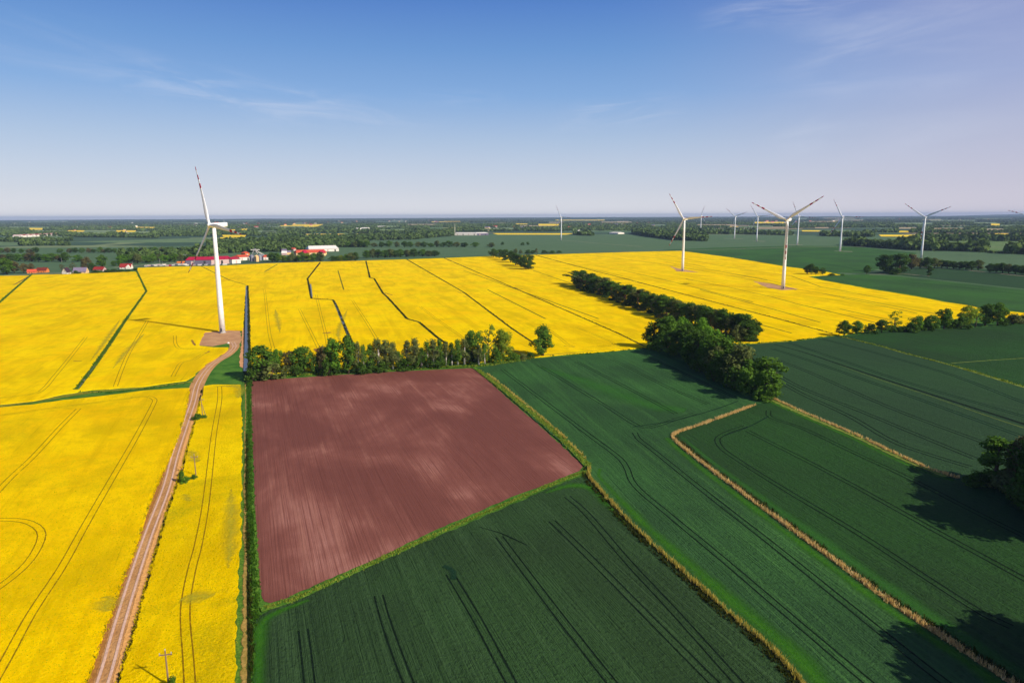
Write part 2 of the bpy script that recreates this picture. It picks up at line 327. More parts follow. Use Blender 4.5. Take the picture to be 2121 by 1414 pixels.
def field(name, P, z, m, label, cat, jit=.3, skirt=True):
    W = densify(P, z, jit=jit); n = len(W); tri = tessellate_polygon([[Vector((q[0], q[1], 0)) for q in W]])
    V = [(q[0], q[1], z) for q in W]; Fs = []
    for a, b, c in tri:
        A_, B_, C_ = W[a], W[b], W[c]
        Fs.append((a, b, c) if (B_[0]-A_[0])*(C_[1]-A_[1])-(B_[1]-A_[1])*(C_[0]-A_[0]) > 0 else (a, c, b))
    if skirt:
        V += [(q[0], q[1], .0) for q in W]
        for i in range(n): j = (i+1) % n; Fs.append((i, j, n+j, n+i))
    return tag(link(name, mesh(name, V, Fs, m)), label, cat, kind='structure')
ZS = [0.0]
def smooth_line(W, step=3.0):
    """Catmull-Rom through world points"""
    if len(W) < 3: pts = [np.array(q) for q in W]
    else:
        pts = []; Q = [2*W[0]-W[1]]+list(W)+[2*W[-1]-W[-2]]
        for i in range(1, len(Q)-2):
            p0, p1, p2, p3 = Q[i-1:i+3]; n = int(min(40, max(2, np.linalg.norm(p2-p1)/step)))
            # centripetal-ish: clamp the tangents so that uneven spacing does not overshoot
            L = np.linalg.norm(p2-p1); m1 = (p2-p0); m1 = m1/max(1e-6, np.linalg.norm(m1))*L; m2 = (p3-p1); m2 = m2/max(1e-6, np.linalg.norm(m2))*L
            for k in range(n):
                s = k/n; pts.append((2*s**3-3*s**2+1)*p1+(s**3-2*s**2+s)*m1+(-2*s**3+3*s**2)*p2+(s**3-s**2)*m2)
        pts.append(W[-1])
    return pts
def strip(name, P, width, z, m, label=None, cat=None, off=0.0, kind='structure', smooth=True, parent=None, join=None, hgt=0):
    """a ribbon along photo pixels P, width in metres (number or one per point), off = sideways shift in metres"""
    ZS[0] += .0013; zz = z+hgt+ZS[0] % .06+.006
    W = [at(x, y, z)[:2] for x, y in P]; S = smooth_line(W) if smooth else [np.array(q) for q in W]
    if not smooth:
        S2 = []
        for a, b in zip(S[:-1], S[1:]):
            n = max(1, int(np.linalg.norm(b-a)/20)); S2 += [a+(b-a)*k/n for k in range(n)]
        S = S2+[S[-1]]
    n = len(S); V = []; Fs = []; UV = []; dist = 0
    cum = [0]
    for a, b in zip(S[:-1], S[1:]): cum.append(cum[-1]+np.linalg.norm(b-a))
    wd = (lambda i: width) if not isinstance(width, (list, tuple)) else (lambda i: np.interp(cum[i]/cum[-1], np.linspace(0, 1, len(width)), width))
    for i in range(n):
        d = S[min(i+1, n-1)]-S[max(i-1, 0)]; d = d/max(1e-6, np.linalg.norm(d)); nn = np.array([-d[1], d[0]]); c = S[i]+nn*off; h = nn*wd(i)/2
        V += [(*(c-h), zz), (*(c+h), zz)]; UV.append(cum[i])
    for i in range(n-1): Fs.append((2*i, 2*i+2, 2*i+3, 2*i+1) if False else (2*i+1, 2*i, 2*i+2, 2*i+3))
    if join is not None: join.append((V, Fs)); return None
    me = mesh(name, V, Fs, m); set_uv(me, V, Fs); o = link(name, me, parent)
    return tag(o, label, cat, kind=kind) if parent is None else o
def set_uv(me, V, Fs):
    uv = me.uv_layers.new(name='UVMap'); me.calc_normals if False else None
    vi = np.empty(len(me.loops), np.int32); me.loops.foreach_get('vertex_index', vi)
    d = np.zeros((len(vi), 2), np.float32); d[:, 1] = vi % 2; d[:, 0] = (vi//2)*.1; uv.data.foreach_set('uv', d.ravel())
def pair(name, P, z, m, label, cat, gap=1.9, wid=.62):
    """one wheel track = two ruts in one mesh"""
    J = []; strip(name, P, wid, z, m, off=-gap/2, join=J); strip(name, P, wid, z, m, off=gap/2, join=J)
    V = []; Fs = []
    for v, f in J: b = len(V); V += v; Fs += [tuple(i+b for i in q) for q in f]
    me = mesh(name, V, Fs, m); set_uv(me, V, Fs); return tag(link(name, me), label, cat, kind='structure')
ZY, ZW, ZSO, ZG = .55, .40, .10, .02
# grass under and between the near fields
field('grass_verge', [(-900, 600), (0, 575), (283, 560), (500, 549), (900, 534), (1410, 517), (1760, 566), (2200, 600), (3200, 700), (3600, 2200), (-1600, 2200)], ZG, M['grass'], 'green grass on the verges and banks between the fields', 'grass', jit=0, skirt=False)
field('rapeseed_field', [(-500, 588), (0, 571), (63, 570.5), (66, 569), (140, 567.5), (250, 563.5), (283, 562), (285, 554.5), (360, 552), (440, 551), (560, 545), (700, 541), (850, 537), (1008, 531), (1105, 528), (1200, 525), (1300, 522), (1410, 519.5), (1513, 533), (1628, 552), (1712, 563), (1740, 569), (1671, 572), (1700, 579.6), (1800, 598), (1900, 614), (1955, 625), (2010, 633), (2030, 638), (2035, 645), (1990, 658), (1900, 671), (1800, 684), (1740, 693), (1640, 706), (1560, 711), (1450, 716), (1340, 719), (1250, 727), (1150, 735), (1090, 742), (1000, 749), (900, 754), (800, 759), (700, 764), (600, 770), (522, 775), (517, 760), (515, 700), (514, 596), (510, 592), (506, 640), (503, 684), (470, 683), (425, 687), (412, 712), (414, 716), (442, 719), (473, 719), (468, 727), (453, 737), (431, 750), (414, 765), (399, 779), (385, 787), (300, 799), (190, 806), (130, 815), (70, 829), (0, 836), (-500, 895)], ZY, M['rape'], 'largest yellow rapeseed field, crossed by long dark drainage ditches', 'rapeseed field')
field('rapeseed_field', [(-500, 905), (0, 843), (70, 837), (130, 828), (230, 817), (300, 808), (393, 803), (391, 815), (383, 850), (370, 900), (345, 960), (322, 1010), (304, 1055), (281, 1130), (249, 1210), (231, 1265), (205, 1330), (178, 1414), (110, 1600), (-40, 1900), (-1400, 1900)], ZY, M['rape_near'], 'yellow rapeseed field left of the dirt farm track', 'rapeseed field')
field('rapeseed_field', [(422, 799), (440, 796), (498, 796), (500, 850), (501, 900), (500, 1000), (498, 1050), (499, 1100), (495, 1170), (493, 1200), (490, 1260), (487, 1340), (488, 1414), (486, 1700), (90, 1700), (246, 1414), (255, 1375), (269, 1340), (284, 1290), (293, 1255), (307, 1205), (322, 1150), (337, 1100), (348, 1060), (366, 1005), (375, 985), (383, 950), (392, 920), (400, 890), (408, 860), (415, 830)], ZY, M['rape_strip'], 'narrow rapeseed strip right of the dirt track, thin and greenish in places', 'rapeseed field')
field('rapeseed_field', [(2050, 646), (2095, 645), (2160, 652), (2400, 668), (2400, 690), (2160, 672), (2050, 662)], ZY, M['rape'], 'small yellow rapeseed corner behind the right hedgerow', 'rapeseed field')
field('ploughed_field', [(519, 792), (523, 788), (600, 783), (700, 776), (860, 767), (975, 762), (983, 763), (990, 770), (1030, 805), (1060, 832), (1100, 865), (1150, 910), (1190, 948), (1204, 960), (1207, 966), (1200, 975), (1150, 995), (1050, 1033), (900, 1098), (760, 1165), (650, 1212), (590, 1240), (560, 1248), (548, 1245), (541, 1230), (534, 1180), (530, 1120), (527, 1000), (522, 900), (519, 830)], ZSO, M['soil'], 'bare reddish brown ploughed field in the middle', 'ploughed field', jit=.2, skirt=False)
field('wheat_field', [(531, 1278), (560, 1262), (600, 1247), (700, 1203), (850, 1135), (1000, 1070), (1150, 1005), (1200, 988), (1222, 985), (1240, 1018), (1310, 1095), (1400, 1178), (1500, 1268), (1600, 1355), (1655, 1414), (1800, 1600), (520, 1700), (527, 1414), (528, 1330)], ZW, M['wheat_low'], 'dark green wheat field below the ploughed field', 'wheat field')
field('wheat_field', [(985, 762), (1100, 743), (1250, 731), (1340, 721), (1450, 716), (1540, 711), (1610, 820), (1600, 826), (1563, 838), (1400, 898), (1392, 906), (1450, 955), (1550, 1030), (1700, 1140), (1850, 1250), (2000, 1350), (2200, 1480), (2400, 1700), (1850, 1700), (1655, 1414), (1600, 1347), (1500, 1260), (1400, 1170), (1310, 1087), (1240, 1010), (1222, 985), (1215, 965), (1150, 905), (1100, 862), (1040, 810)], ZW, M['wheat_mid'], 'bright green wheat field between the ploughed field and the right grove', 'wheat field')
field('wheat_field', [(1600, 828), (1680, 864), (1780, 907), (1870, 950), (1950, 985), (2030, 1005), (2300, 1050), (2600, 1200), (2700, 1600), (2400, 1700), (2200, 1480), (2000, 1350), (1850, 1250), (1700, 1140), (1550, 1030), (1450, 955), (1392, 906), (1400, 898), (1563, 838)], ZW, M['wheat_right'], 'green wheat field right of the angled tan reed line', 'wheat field')
field('wheat_field', [(1540, 712), (1640, 707), (1738, 695), (1760, 701), (1820, 717), (1880, 734), (1930, 746), (1990, 763), (2060, 784), (2121, 802), (2600, 950), (2700, 1200), (2300, 1050), (2030, 1005), (1950, 985), (1870, 950), (1780, 907), (1680, 864), (1605, 826)], ZW, M['wheat_east'], 'blue green wheat field below the right hedgerow, full of tractor lines', 'wheat field')
field('wheat_field', [(1745, 696), (1800, 691), (1900, 683), (2000, 679), (2121, 670), (2500, 645), (2900, 800), (2600, 950), (2121, 800), (2060, 782), (1990, 761), (1930, 744), (1880, 732), (1820, 715), (1762, 700)], ZW, M['wheat_right'], 'wedge of dark green wheat at the right edge below the hedgerow', 'wheat field')
# beyond the yellow
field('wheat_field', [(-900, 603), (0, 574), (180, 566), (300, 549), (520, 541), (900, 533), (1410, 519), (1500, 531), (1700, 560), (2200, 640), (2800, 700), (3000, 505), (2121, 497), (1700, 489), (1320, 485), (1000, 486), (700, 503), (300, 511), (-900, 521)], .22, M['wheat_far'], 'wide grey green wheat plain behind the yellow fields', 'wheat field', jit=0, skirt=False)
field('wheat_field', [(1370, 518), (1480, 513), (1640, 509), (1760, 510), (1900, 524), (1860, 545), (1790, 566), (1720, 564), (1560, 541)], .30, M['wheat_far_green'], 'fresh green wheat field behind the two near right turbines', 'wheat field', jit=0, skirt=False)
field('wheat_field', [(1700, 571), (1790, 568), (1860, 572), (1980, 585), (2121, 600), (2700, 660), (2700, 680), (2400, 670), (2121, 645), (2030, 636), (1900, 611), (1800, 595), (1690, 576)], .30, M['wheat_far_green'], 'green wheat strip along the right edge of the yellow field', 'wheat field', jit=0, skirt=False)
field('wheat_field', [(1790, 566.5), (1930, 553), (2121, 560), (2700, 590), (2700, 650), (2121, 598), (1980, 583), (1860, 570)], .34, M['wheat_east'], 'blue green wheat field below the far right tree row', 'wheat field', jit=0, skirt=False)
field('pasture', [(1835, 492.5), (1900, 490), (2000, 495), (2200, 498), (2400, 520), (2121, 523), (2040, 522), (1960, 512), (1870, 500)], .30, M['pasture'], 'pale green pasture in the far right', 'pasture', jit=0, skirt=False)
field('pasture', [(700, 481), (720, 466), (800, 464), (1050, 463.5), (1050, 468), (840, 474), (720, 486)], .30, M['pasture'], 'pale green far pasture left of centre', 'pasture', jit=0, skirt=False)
FY = [(460, 486.5, 511, 491, 'behind the left turbine blade'), (455, 491.5, 495, 494, 'just in front of the yellow field behind the left turbine'), (1020, 483, 1190, 486, 'thin band left of the lone far turbine'), (1113, 463.5, 1160, 467.5, 'far field above the lone turbine foot'), (1560, 459.5, 1632, 463, 'between the middle turbines'), (1820, 486, 1903, 490, 'left of the far right turbine'), (2057, 483.5, 2095, 488, 'far right of the wood'), (60, 472, 90, 476, 'on the left horizon'), (140, 477, 176, 480, 'left horizon second'), (240, 477, 283, 480.5, 'left of the first turbine'), (280, 470, 322, 472.5, 'left horizon upper'), (470, 475, 488, 477.5, 'right of the first nacelle'), (498, 474, 515, 477, 'right of the first nacelle, second'), (628, 468, 662, 470, 'above the village wood'), (1860, 478, 1885, 481, 'tiny patch by the right wood'), (2050, 463, 2072, 467, 'tiny patch near the right horizon'), (680, 505, 690, 508, ''), (1660, 477, 1700, 479.5, 'right of the middle turbines')]
for x0, y0, x1, y1, lab in FY:
    if lab: field('rapeseed_field', [(x0, y0), (x1, y0+.1*(y1-y0)), (x1-.1*(x1-x0), y1), (x0+.06*(x1-x0), y1-.2)], .40, M['rape_far'], 'small distant yellow rapeseed field, '+lab, 'rapeseed field', jit=0, skirt=False)
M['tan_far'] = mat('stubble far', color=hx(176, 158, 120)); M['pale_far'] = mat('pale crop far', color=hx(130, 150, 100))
FR = random.Random(3)
for k in range(64):
    y0 = 454+24*FR.random()**1.3; wd = FR.uniform(20, 110)*(1-(y0-454)/70); x0 = FR.uniform(-30, 2150); hh_ = FR.uniform(.7, 1.6)+(y0-454)*.07; nm, mm = FR.choice([('rapeseed', 'rape_far') if x0 < 1200 else ('stubble', 'tan_far'), ('stubble', 'tan_far'), ('pale', 'pale_far'), ('pale', 'pale_far'), ('green', 'wheat_far')])
    y0 += (1060-x0)*.0038
    if (x0 > 560 and y0 > 476) or (1300 < x0 < 1900 and y0 > 471): continue
    FY.append((x0, y0, x0+wd, y0+hh_, ''))
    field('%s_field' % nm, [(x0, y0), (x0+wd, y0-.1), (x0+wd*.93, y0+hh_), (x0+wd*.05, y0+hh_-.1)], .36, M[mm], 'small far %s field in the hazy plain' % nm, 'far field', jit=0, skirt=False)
# ------------------------------------------------------------------ lane, farm track and pads
strip('farm_lane', [(-300, 885), (-100, 860), (0, 841), (100, 826), (200, 811), (300, 803), (400, 790)], [5, 5, 6, 8, 7, 4, 5], .12, M['lane'], 'grassy lane between the two left rapeseed fields', 'lane')
road = [(120, 1650), (212, 1414), (245, 1300), (276, 1200), (308, 1105), (344, 1010), (363, 940), (387, 869), (400, 831), (406, 805), (413, 788), (427, 767), (446, 749), (467, 737), (482, 724), (486, 716), (482, 708)]
strip('dirt_track', road, [8.2, 8.2, 8, 7.6, 7.4, 7, 7, 7, 6.4, 6.4, 6.2], .03, M['dirt'], 'dirt farm track running up to the left turbine', 'dirt track')
strip('track_shoulder', road[:10], [2.6, 2.6, 2.4, 2.2, 1.8, 1.4, 1], .09, M['shoulder_brown'], 'brown left shoulder of the dirt track', 'road shoulder', off=2.6)
strip('track_shoulder', road[:10], [2.2, 2.2, 2.2, 2.2, 1.8, 1.5, 1.3, 1], .09, M['shoulder'], 'sandy orange right shoulder of the dirt track', 'road shoulder', off=-2.5)
strip('track_rut', road, .75, .16, M['rut'], 'left wheel rut of the dirt track', 'wheel rut', off=.95); strip('track_rut', road, .75, .16, M['rut'], 'right wheel rut of the dirt track', 'wheel rut', off=-.95)
field('turbine_pad', [(425, 687), (498, 683), (499, 700), (496, 712), (490, 722), (480, 716), (470, 711), (440, 717), (413, 715), (411, 711)], .07, M['pad'], 'brown gravel pad at the foot of the left turbine', 'gravel pad', skirt=False)
field('turbine_pad', [(1388, 551), (1405, 556), (1448, 564), (1402, 562)], ZY+.03, M['pad'], 'gravel pad of the turbine in the upper yellow field', 'gravel pad', skirt=False)
field('turbine_pad', [(1560, 582), (1600, 588), (1655, 599), (1620, 601), (1590, 596)], ZY+.03, M['pad'], 'gravel pad of the nearest right turbine', 'gravel pad', skirt=False)
field('sand_bank', [(501, 680), (507, 678), (508, 760), (503, 762), (496, 758), (497, 735), (500, 710)], .2, M['shoulder_brown'] if False else mat('sand', grass(hx(226, 170, 116), hx(208, 150, 98), hx(186, 130, 82))), 'sandy spoil bank beside the left ditch', 'sand bank', skirt=False)
# ------------------------------------------------------------------ ditches in the yellow
def ditch(P, wg, ww, label, dark=False, smooth=False):
    strip('ditch', P, wg, ZY, M['ditch_dark' if dark else 'ditch_green'], label, 'ditch', smooth=smooth)
    if ww: strip('ditch_water', P, ww, ZY+.065, M['water'], 'water in the '+label, 'water', off=wg*.18 if ww else 0, smooth=smooth)
ditch([(283, 560), (303, 603), (262, 660), (225, 715), (190, 765), (158, 806)], [4, 3.2, 3.6, 3.2, 4.0, 3.4], 0, 'green ditch left of the left turbine')
strip('ditch_water', [(200, 757), (185, 778), (166, 805)], .5, ZY+.065, M['water'], 'dull water at the lower end of the left ditch', 'water', off=-1.0, smooth=False)
ditch([(66, 568), (40, 590), (0, 625), (-80, 690)], 4, 0, 'green ditch in the far left corner')
ditch([(416, 551), (475, 580), (510, 590)], 2.2, 0, 'thin dark ditch behind the left turbine', True)
ditch([(548, 563), (575, 547)], 3, 0, 'short brown ditch near the silos')
ditch([(663, 543), (637, 577), (645, 618), (690, 621), (697, 634), (722, 695), (734, 722)], 3.6, 0, 'stepped ditch left of the middle', True)
strip('ditch_water', [(643, 588), (646, 615)], 1.6, ZY+.065, M['water'], 'water in the bend of the stepped ditch', 'water', smooth=False)
strip('ditch_water', [(692, 626), (697, 640), (720, 694)], 1.6, ZY+.065, M['water'], 'blue water in the lower stepped ditch', 'water', off=.7, smooth=False)
ditch([(758, 540), (766, 575), (775, 577), (793, 607), (802, 615), (843, 660), (868, 667), (905, 698), (925, 712)], 3.4, 0, 'kinked ditch in the middle', True)
ditch([(843, 537), (960, 605), (1060, 680), (1105, 710)], 2.6, 0, 'straight dark ditch right of the kinked one', True)
ditch([(920, 534), (1050, 590), (1170, 642), (1280, 690), (1335, 717)], 2.0, 0, 'long straight thin ditch ending at the grove', True)
ditch([(1104, 560), (1180, 586), (1250, 612), (1400, 672)], 2.0, 0, 'thin ditch leading under the tree avenue', True)
ditch([(1110, 528), (1215, 557), (1300, 578), (1400, 605), (1500, 631), (1600, 657), (1725, 691)], 2.4, 0, 'dark ditch right of the tree avenue', True)
ditch([(1190, 525), (1360, 545), (1430, 557), (1515, 571), (1590, 585), (1650, 601)], 2.4, 0, 'ditch running past the feet of the two right turbines', True)
for P, n in [([(1420, 577), (1500, 593), (1600, 615), (1650, 629), (1720, 645)], 'below the nearest right turbine'), ([(1650, 599), (1780, 620), (1937, 650)], 'right of the nearest right turbine'), ([(1360, 525), (1500, 552), (1640, 572), (1700, 594), (1840, 620)], 'thin one near the top edge'), ([(1380, 543), (1480, 560), (1590, 580)], 'behind the turbine pads'), ([(1650, 629), (1760, 655), (1830, 672)], 'towards the right hedgerow'), ([(960, 560), (1100, 610), (1240, 660)], 'faint in the middle'), ([(1270, 523), (1400, 541), (1460, 553)], 'near the upper turbine'), ([(1420, 636), (1560, 668), (1640, 690)], 'right of the avenue'), ([(1290, 560), (1420, 590), (1500, 611), (1560, 626)], 'short, left of the nearest right turbine'), ([(1450, 600), (1600, 640), (1700, 668)], 'second short one left of the nearest right turbine'), ([(1700, 607), (1830, 634), (1900, 649)], 'faint, right of the nearest right turbine'), ([(1740, 640), (1850, 664)], 'short, near the hedgerow'), ([(1150, 540), (1290, 572)], 'short, left of the upper turbine'), ([(1480, 560), (1640, 590)], 'between the two near turbines'), ([(700, 560), (712, 600)], 'short, right of the stepped ditch'), ([(1010, 600), (1130, 660)], 'short, in the middle')]:
    strip('crop_gap', P, 2.2, ZY, M['ditch_thin'], 'thin dark line in the yellow crop '+n, 'crop line', smooth=False)
# water channel at x about 510
strip('ditch_bank', [(512, 586), (509, 640), (510, 700), (512, 770), (516, 800)], [3.6, 4.2, 5, 6], .25, M['ditch_dark'], 'dark banks of the water ditch beside the left pad', 'ditch bank', smooth=False)
strip('ditch_water', [(511, 592), (511, 640), (511, 700), (510, 740), (509, 768)], [2.2, 2.4, 2.6, 2.6], .5, M['water'], 'blue grey water in the ditch beside the left pad', 'water', smooth=False)
# green verge between strip and soil with its dry channel
strip('verge', [(511, 775), (512, 850), (511, 950), (512, 1050), (514, 1150), (514, 1250), (512, 1414), (510, 1650)], [5, 4.4, 4.4, 4.2, 4.8, 6, 6, 6], .10, M['verge'], 'green verge left of the ploughed field', 'verge', smooth=True)
strip('dry_ditch', [(508, 795), (509, 850), (507, 900), (508.5, 950), (506.5, 1010), (508.5, 1060), (507, 1110), (510, 1150), (507, 1205), (510, 1250), (506, 1300), (509, 1345), (505, 1380), (508, 1414), (505, 1600)], [.8, .9, .8, 1.1, 1.3, 1.8, 2.6, 3.2], .25, M['bank_tan'], 'dry tan ditch bed in the left verge', 'dry ditch')
strip('dry_ditch', [(511, 900), (512, 1060), (514, 1150), (514, 1250), (516, 1340), (516, 1500)], [.4, .5, .5, .8, 1.1], .3, M['ditch_dark'], 'dark undergrowth line in the left verge', 'undergrowth')
strip('verge', [(540, 1262), (600, 1244), (700, 1199), (850, 1130), (1000, 1064), (1150, 1000), (1200, 982), (1222, 972)], [2.4, 2.1, 2.1, 2.3, 2.6], ZW, M['verge'], 'green verge along the lower edge of the ploughed field', 'verge', smooth=True)
strip('verge', [(980, 760), (990, 766), (1034, 800), (1104, 857), (1155, 900), (1198, 943), (1218, 965)], [2.8, 3.2, 3.4, 3.2, 3.2], ZW, M['verge'], 'green verge along the right edge of the ploughed field', 'verge', smooth=True)
strip('verge', [(520, 780), (620, 776), (720, 770), (880, 761), (1000, 756), (1100, 743), (1200, 735), (1340, 722)], [7, 6, 6, 5, 3.4, 2.6], .15, M['verge'], 'grass verge below the left tree row', 'verge', smooth=True)
strip('verge', [(1540, 713), (1640, 706.5), (1738, 694.5)], 4, ZW, M['verge'], 'grass verge below the yellow field on the right', 'verge', smooth=False)
strip('verge', [(1590, 822), (1610, 832), (1680, 864), (1780, 907), (1870, 950), (1960, 987)], [7, 6, 4.5, 4, 4], ZW, M['verge_light'], 'light grassy verge running down right from the grove', 'verge')
strip('verge', [(1740, 696), (1760, 701), (1820, 716), (1880, 733), (1930, 745), (1990, 762), (2060, 783), (2121, 801), (2300, 850)], [2, 2, 3.5, 3, 4, 5, 6, 6], ZW, M['verge_light'], 'light grassy verge under the right wedge field', 'verge')
strip('field_line', [(1970, 752), (2050, 746), (2160, 739)], 1.4, ZW, M['verge_light'], 'thin light line across the right wedge field', 'field line', smooth=False)
# vivid green edges of the wheat
R1 = [(1219, 968), (1216, 985), (1238, 1012), (1275, 1054), (1310, 1091), (1400, 1174), (1500, 1264), (1600, 1351), (1655, 1414), (1800, 1580)]
R2 = [(1565, 838), (1500, 862), (1440, 883), (1400, 897), (1393, 906), (1450, 955), (1550, 1030), (1700, 1140), (1850, 1250), (1990, 1343), (2150, 1450)]
R3 = [(1600, 826), (1680, 862), (1780, 905), (1870, 948), (1930, 974), (1985, 990)]
strip('bright_wheat_edge', R1, [2, 5, 7, 9, 9, 9], ZW, M['vivid'], 'vivid green wheat right of the golden reed line', 'wheat', off=4.0)
strip('bright_wheat_edge', R2[4:], [5, 6, 6, 6, 7], ZW, M['vivid'], 'vivid green wheat left of the tan reed line', 'wheat', off=-2.6)
strip('bright_wheat_edge', R2[4:], [2, 5, 7, 9, 9], ZW, M['vivid_soft'], 'bright green wheat right of the tan reed line', 'wheat', off=4.0)
strip('bright_wheat_edge', R3, [4, 5, 5, 3], ZW, M['vivid'], 'vivid green wheat below the upper right verge', 'wheat', off=-3.5)
strip('bright_wheat_edge', [(532, 1700), (535, 1414), (537, 1340), (550, 1282), (640, 1242)], [5, 5, 5, 6, 2], ZW, M['vivid'], 'vivid green wheat corner below the ploughed field', 'wheat')
strip('bright_wheat_edge', [(1130, 1020), (1180, 1005), (1225, 1010), (1260, 1045), (1300, 1090)], [3, 7, 8, 5, 2], ZW, M['vivid'], 'vivid green wheat below the reed bend', 'wheat')
strip('bright_wheat_edge', [(1120, 760), (1240, 800), (1350, 840), (1420, 850)], [5, 22, 30, 18], ZW, M['vivid_soft'], 'bright green patch in the upper wheat field', 'wheat')
# reed lines
strip('reed_bed', R1, [1.8, 1.8, 1.9, 2.0, 2.2, 2.2], ZW, M['ditch_dark'], 'dark bed of the golden reed line', 'ditch'); strip('reed_bed', R2, [1.5, 1.5, 1.7, 1.8, 1.9, 2.0, 2.2], ZW, M['reed_floor'], 'dry bed of the tan reed line', 'ditch'); strip('reed_bed', R3, 1.8, ZW, M['reed_floor'], 'dry bed of the upper right reed line', 'ditch')
# ------------------------------------------------------------------ tractor lines
G = [([(628, 1303), (634, 1350), (641, 1414), (665, 1600)], 'first from the left in the bottom field'), ([(784, 1232), (800, 1290), (846, 1414), (920, 1600)], 'second from the left in the bottom field'), ([(932, 1188), (990, 1285), (1059, 1414), (1160, 1600)], 'third from the left in the bottom field'), ([(1034, 1111), (1150, 1264), (1268, 1414), (1420, 1600)], 'fourth from the left in the bottom field'), ([(1143, 1078), (1240, 1172), (1331, 1264), (1480, 1414), (1650, 1580)], 'fifth from the left in the bottom field'), ([(1175, 1028), (1212, 1060), (1300, 1162), (1395, 1264), (1530, 1414), (1680, 1580)], 'rightmost in the bottom field'),
     ([(1040, 765), (1153, 850), (1230, 908), (1285, 950), (1300, 973), (1307, 993), (1325, 1015), (1385, 1065), (1500, 1160), (1620, 1262), (1800, 1414), (1990, 1570)], 'swinging beside the golden reed line'), ([(1116, 756), (1180, 795), (1265, 847), (1322, 882), (1345, 885), (1400, 868), (1440, 856)], 'hooked one in the upper wheat field'), ([(1193, 748), (1290, 798), (1384, 848), (1400, 857)], 'short one in the upper wheat field'), ([(1266, 744), (1300, 760), (1380, 800), (1468, 837)], 'left of the grove shadow'), ([(1326, 733), (1389, 760), (1468, 798), (1522, 822)], 'through the grove shadow'),
     ([(1315, 896), (1322, 908), (1345, 926), (1480, 1034), (1620, 1143), (1775, 1268), (1959, 1414), (2160, 1560)], 'left beside the tan reed line'),
     ([(1545, 882), (1510, 894), (1488, 906), (1487, 917), (1503, 935), (1620, 1010), (1779, 1105), (1939, 1209), (2045, 1275), (2095, 1298)], 'hooked one right of the tan reed line'), ([(1548, 892), (1740, 990), (1940, 1100), (2121, 1198), (2300, 1300)], 'middle one in the right wheat field'), ([(1592, 850), (1596, 864), (1660, 886), (1779, 942), (1879, 988), (2020, 1060), (2121, 1110)], 'upper one in the right wheat field')]
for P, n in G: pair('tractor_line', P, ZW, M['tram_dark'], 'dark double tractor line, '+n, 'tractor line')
strip('tractor_line', [(1310, 884), (1400, 870), (1480, 848), (1530, 830)], 1.2, ZW, M['tram_soft'], 'faint cross line below the upper wheat field', 'tractor line'); strip('tractor_line', [(1500, 902), (1550, 884), (1592, 862)], 1.2, ZW, M['tram_soft'], 'faint cross line by the right reed corner', 'tractor line')
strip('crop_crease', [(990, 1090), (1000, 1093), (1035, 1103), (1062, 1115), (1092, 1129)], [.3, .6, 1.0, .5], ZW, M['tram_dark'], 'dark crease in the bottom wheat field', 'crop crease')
strip('crop_crease', [(918, 1172), (930, 1176), (940, 1186), (938, 1200)], 2.6, ZW, M['tram_soft'], 'trampled turning spot in the bottom wheat field', 'trampled crop')
G2 = [([(1620, 793), (1660, 815), (1760, 862), (1859, 918), (1960, 952), (2010, 967)], 'lowest'), ([(1600, 770), (1660, 803), (1779, 850), (1900, 900), (2022, 950)], 'second from below'), ([(1600, 742), (1660, 764), (1859, 850), (2086, 934), (2200, 980)], 'third from below'), ([(1600, 722), (1660, 741), (1877, 817), (2121, 905), (2300, 970)], 'fourth from below'), ([(1620, 705), (1740, 745), (1880, 792), (2121, 862), (2300, 915)], 'above the broken ditch'), ([(1700, 701), (1800, 727), (1964, 774), (2121, 833), (2300, 895)], 'uppermost')]
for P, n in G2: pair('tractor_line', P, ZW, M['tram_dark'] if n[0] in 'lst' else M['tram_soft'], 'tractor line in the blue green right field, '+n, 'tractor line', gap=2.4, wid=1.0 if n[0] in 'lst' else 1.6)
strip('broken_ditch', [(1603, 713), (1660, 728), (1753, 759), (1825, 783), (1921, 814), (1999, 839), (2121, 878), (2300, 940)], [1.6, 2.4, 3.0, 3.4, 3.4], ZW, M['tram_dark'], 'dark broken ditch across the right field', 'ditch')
strip('broken_ditch', [(1740, 757), (1825, 787), (1921, 818), (2060, 866), (2121, 886)], [.3, .7, .5, .8], ZW, M['verge_light'], 'light grass beside the broken ditch', 'verge')
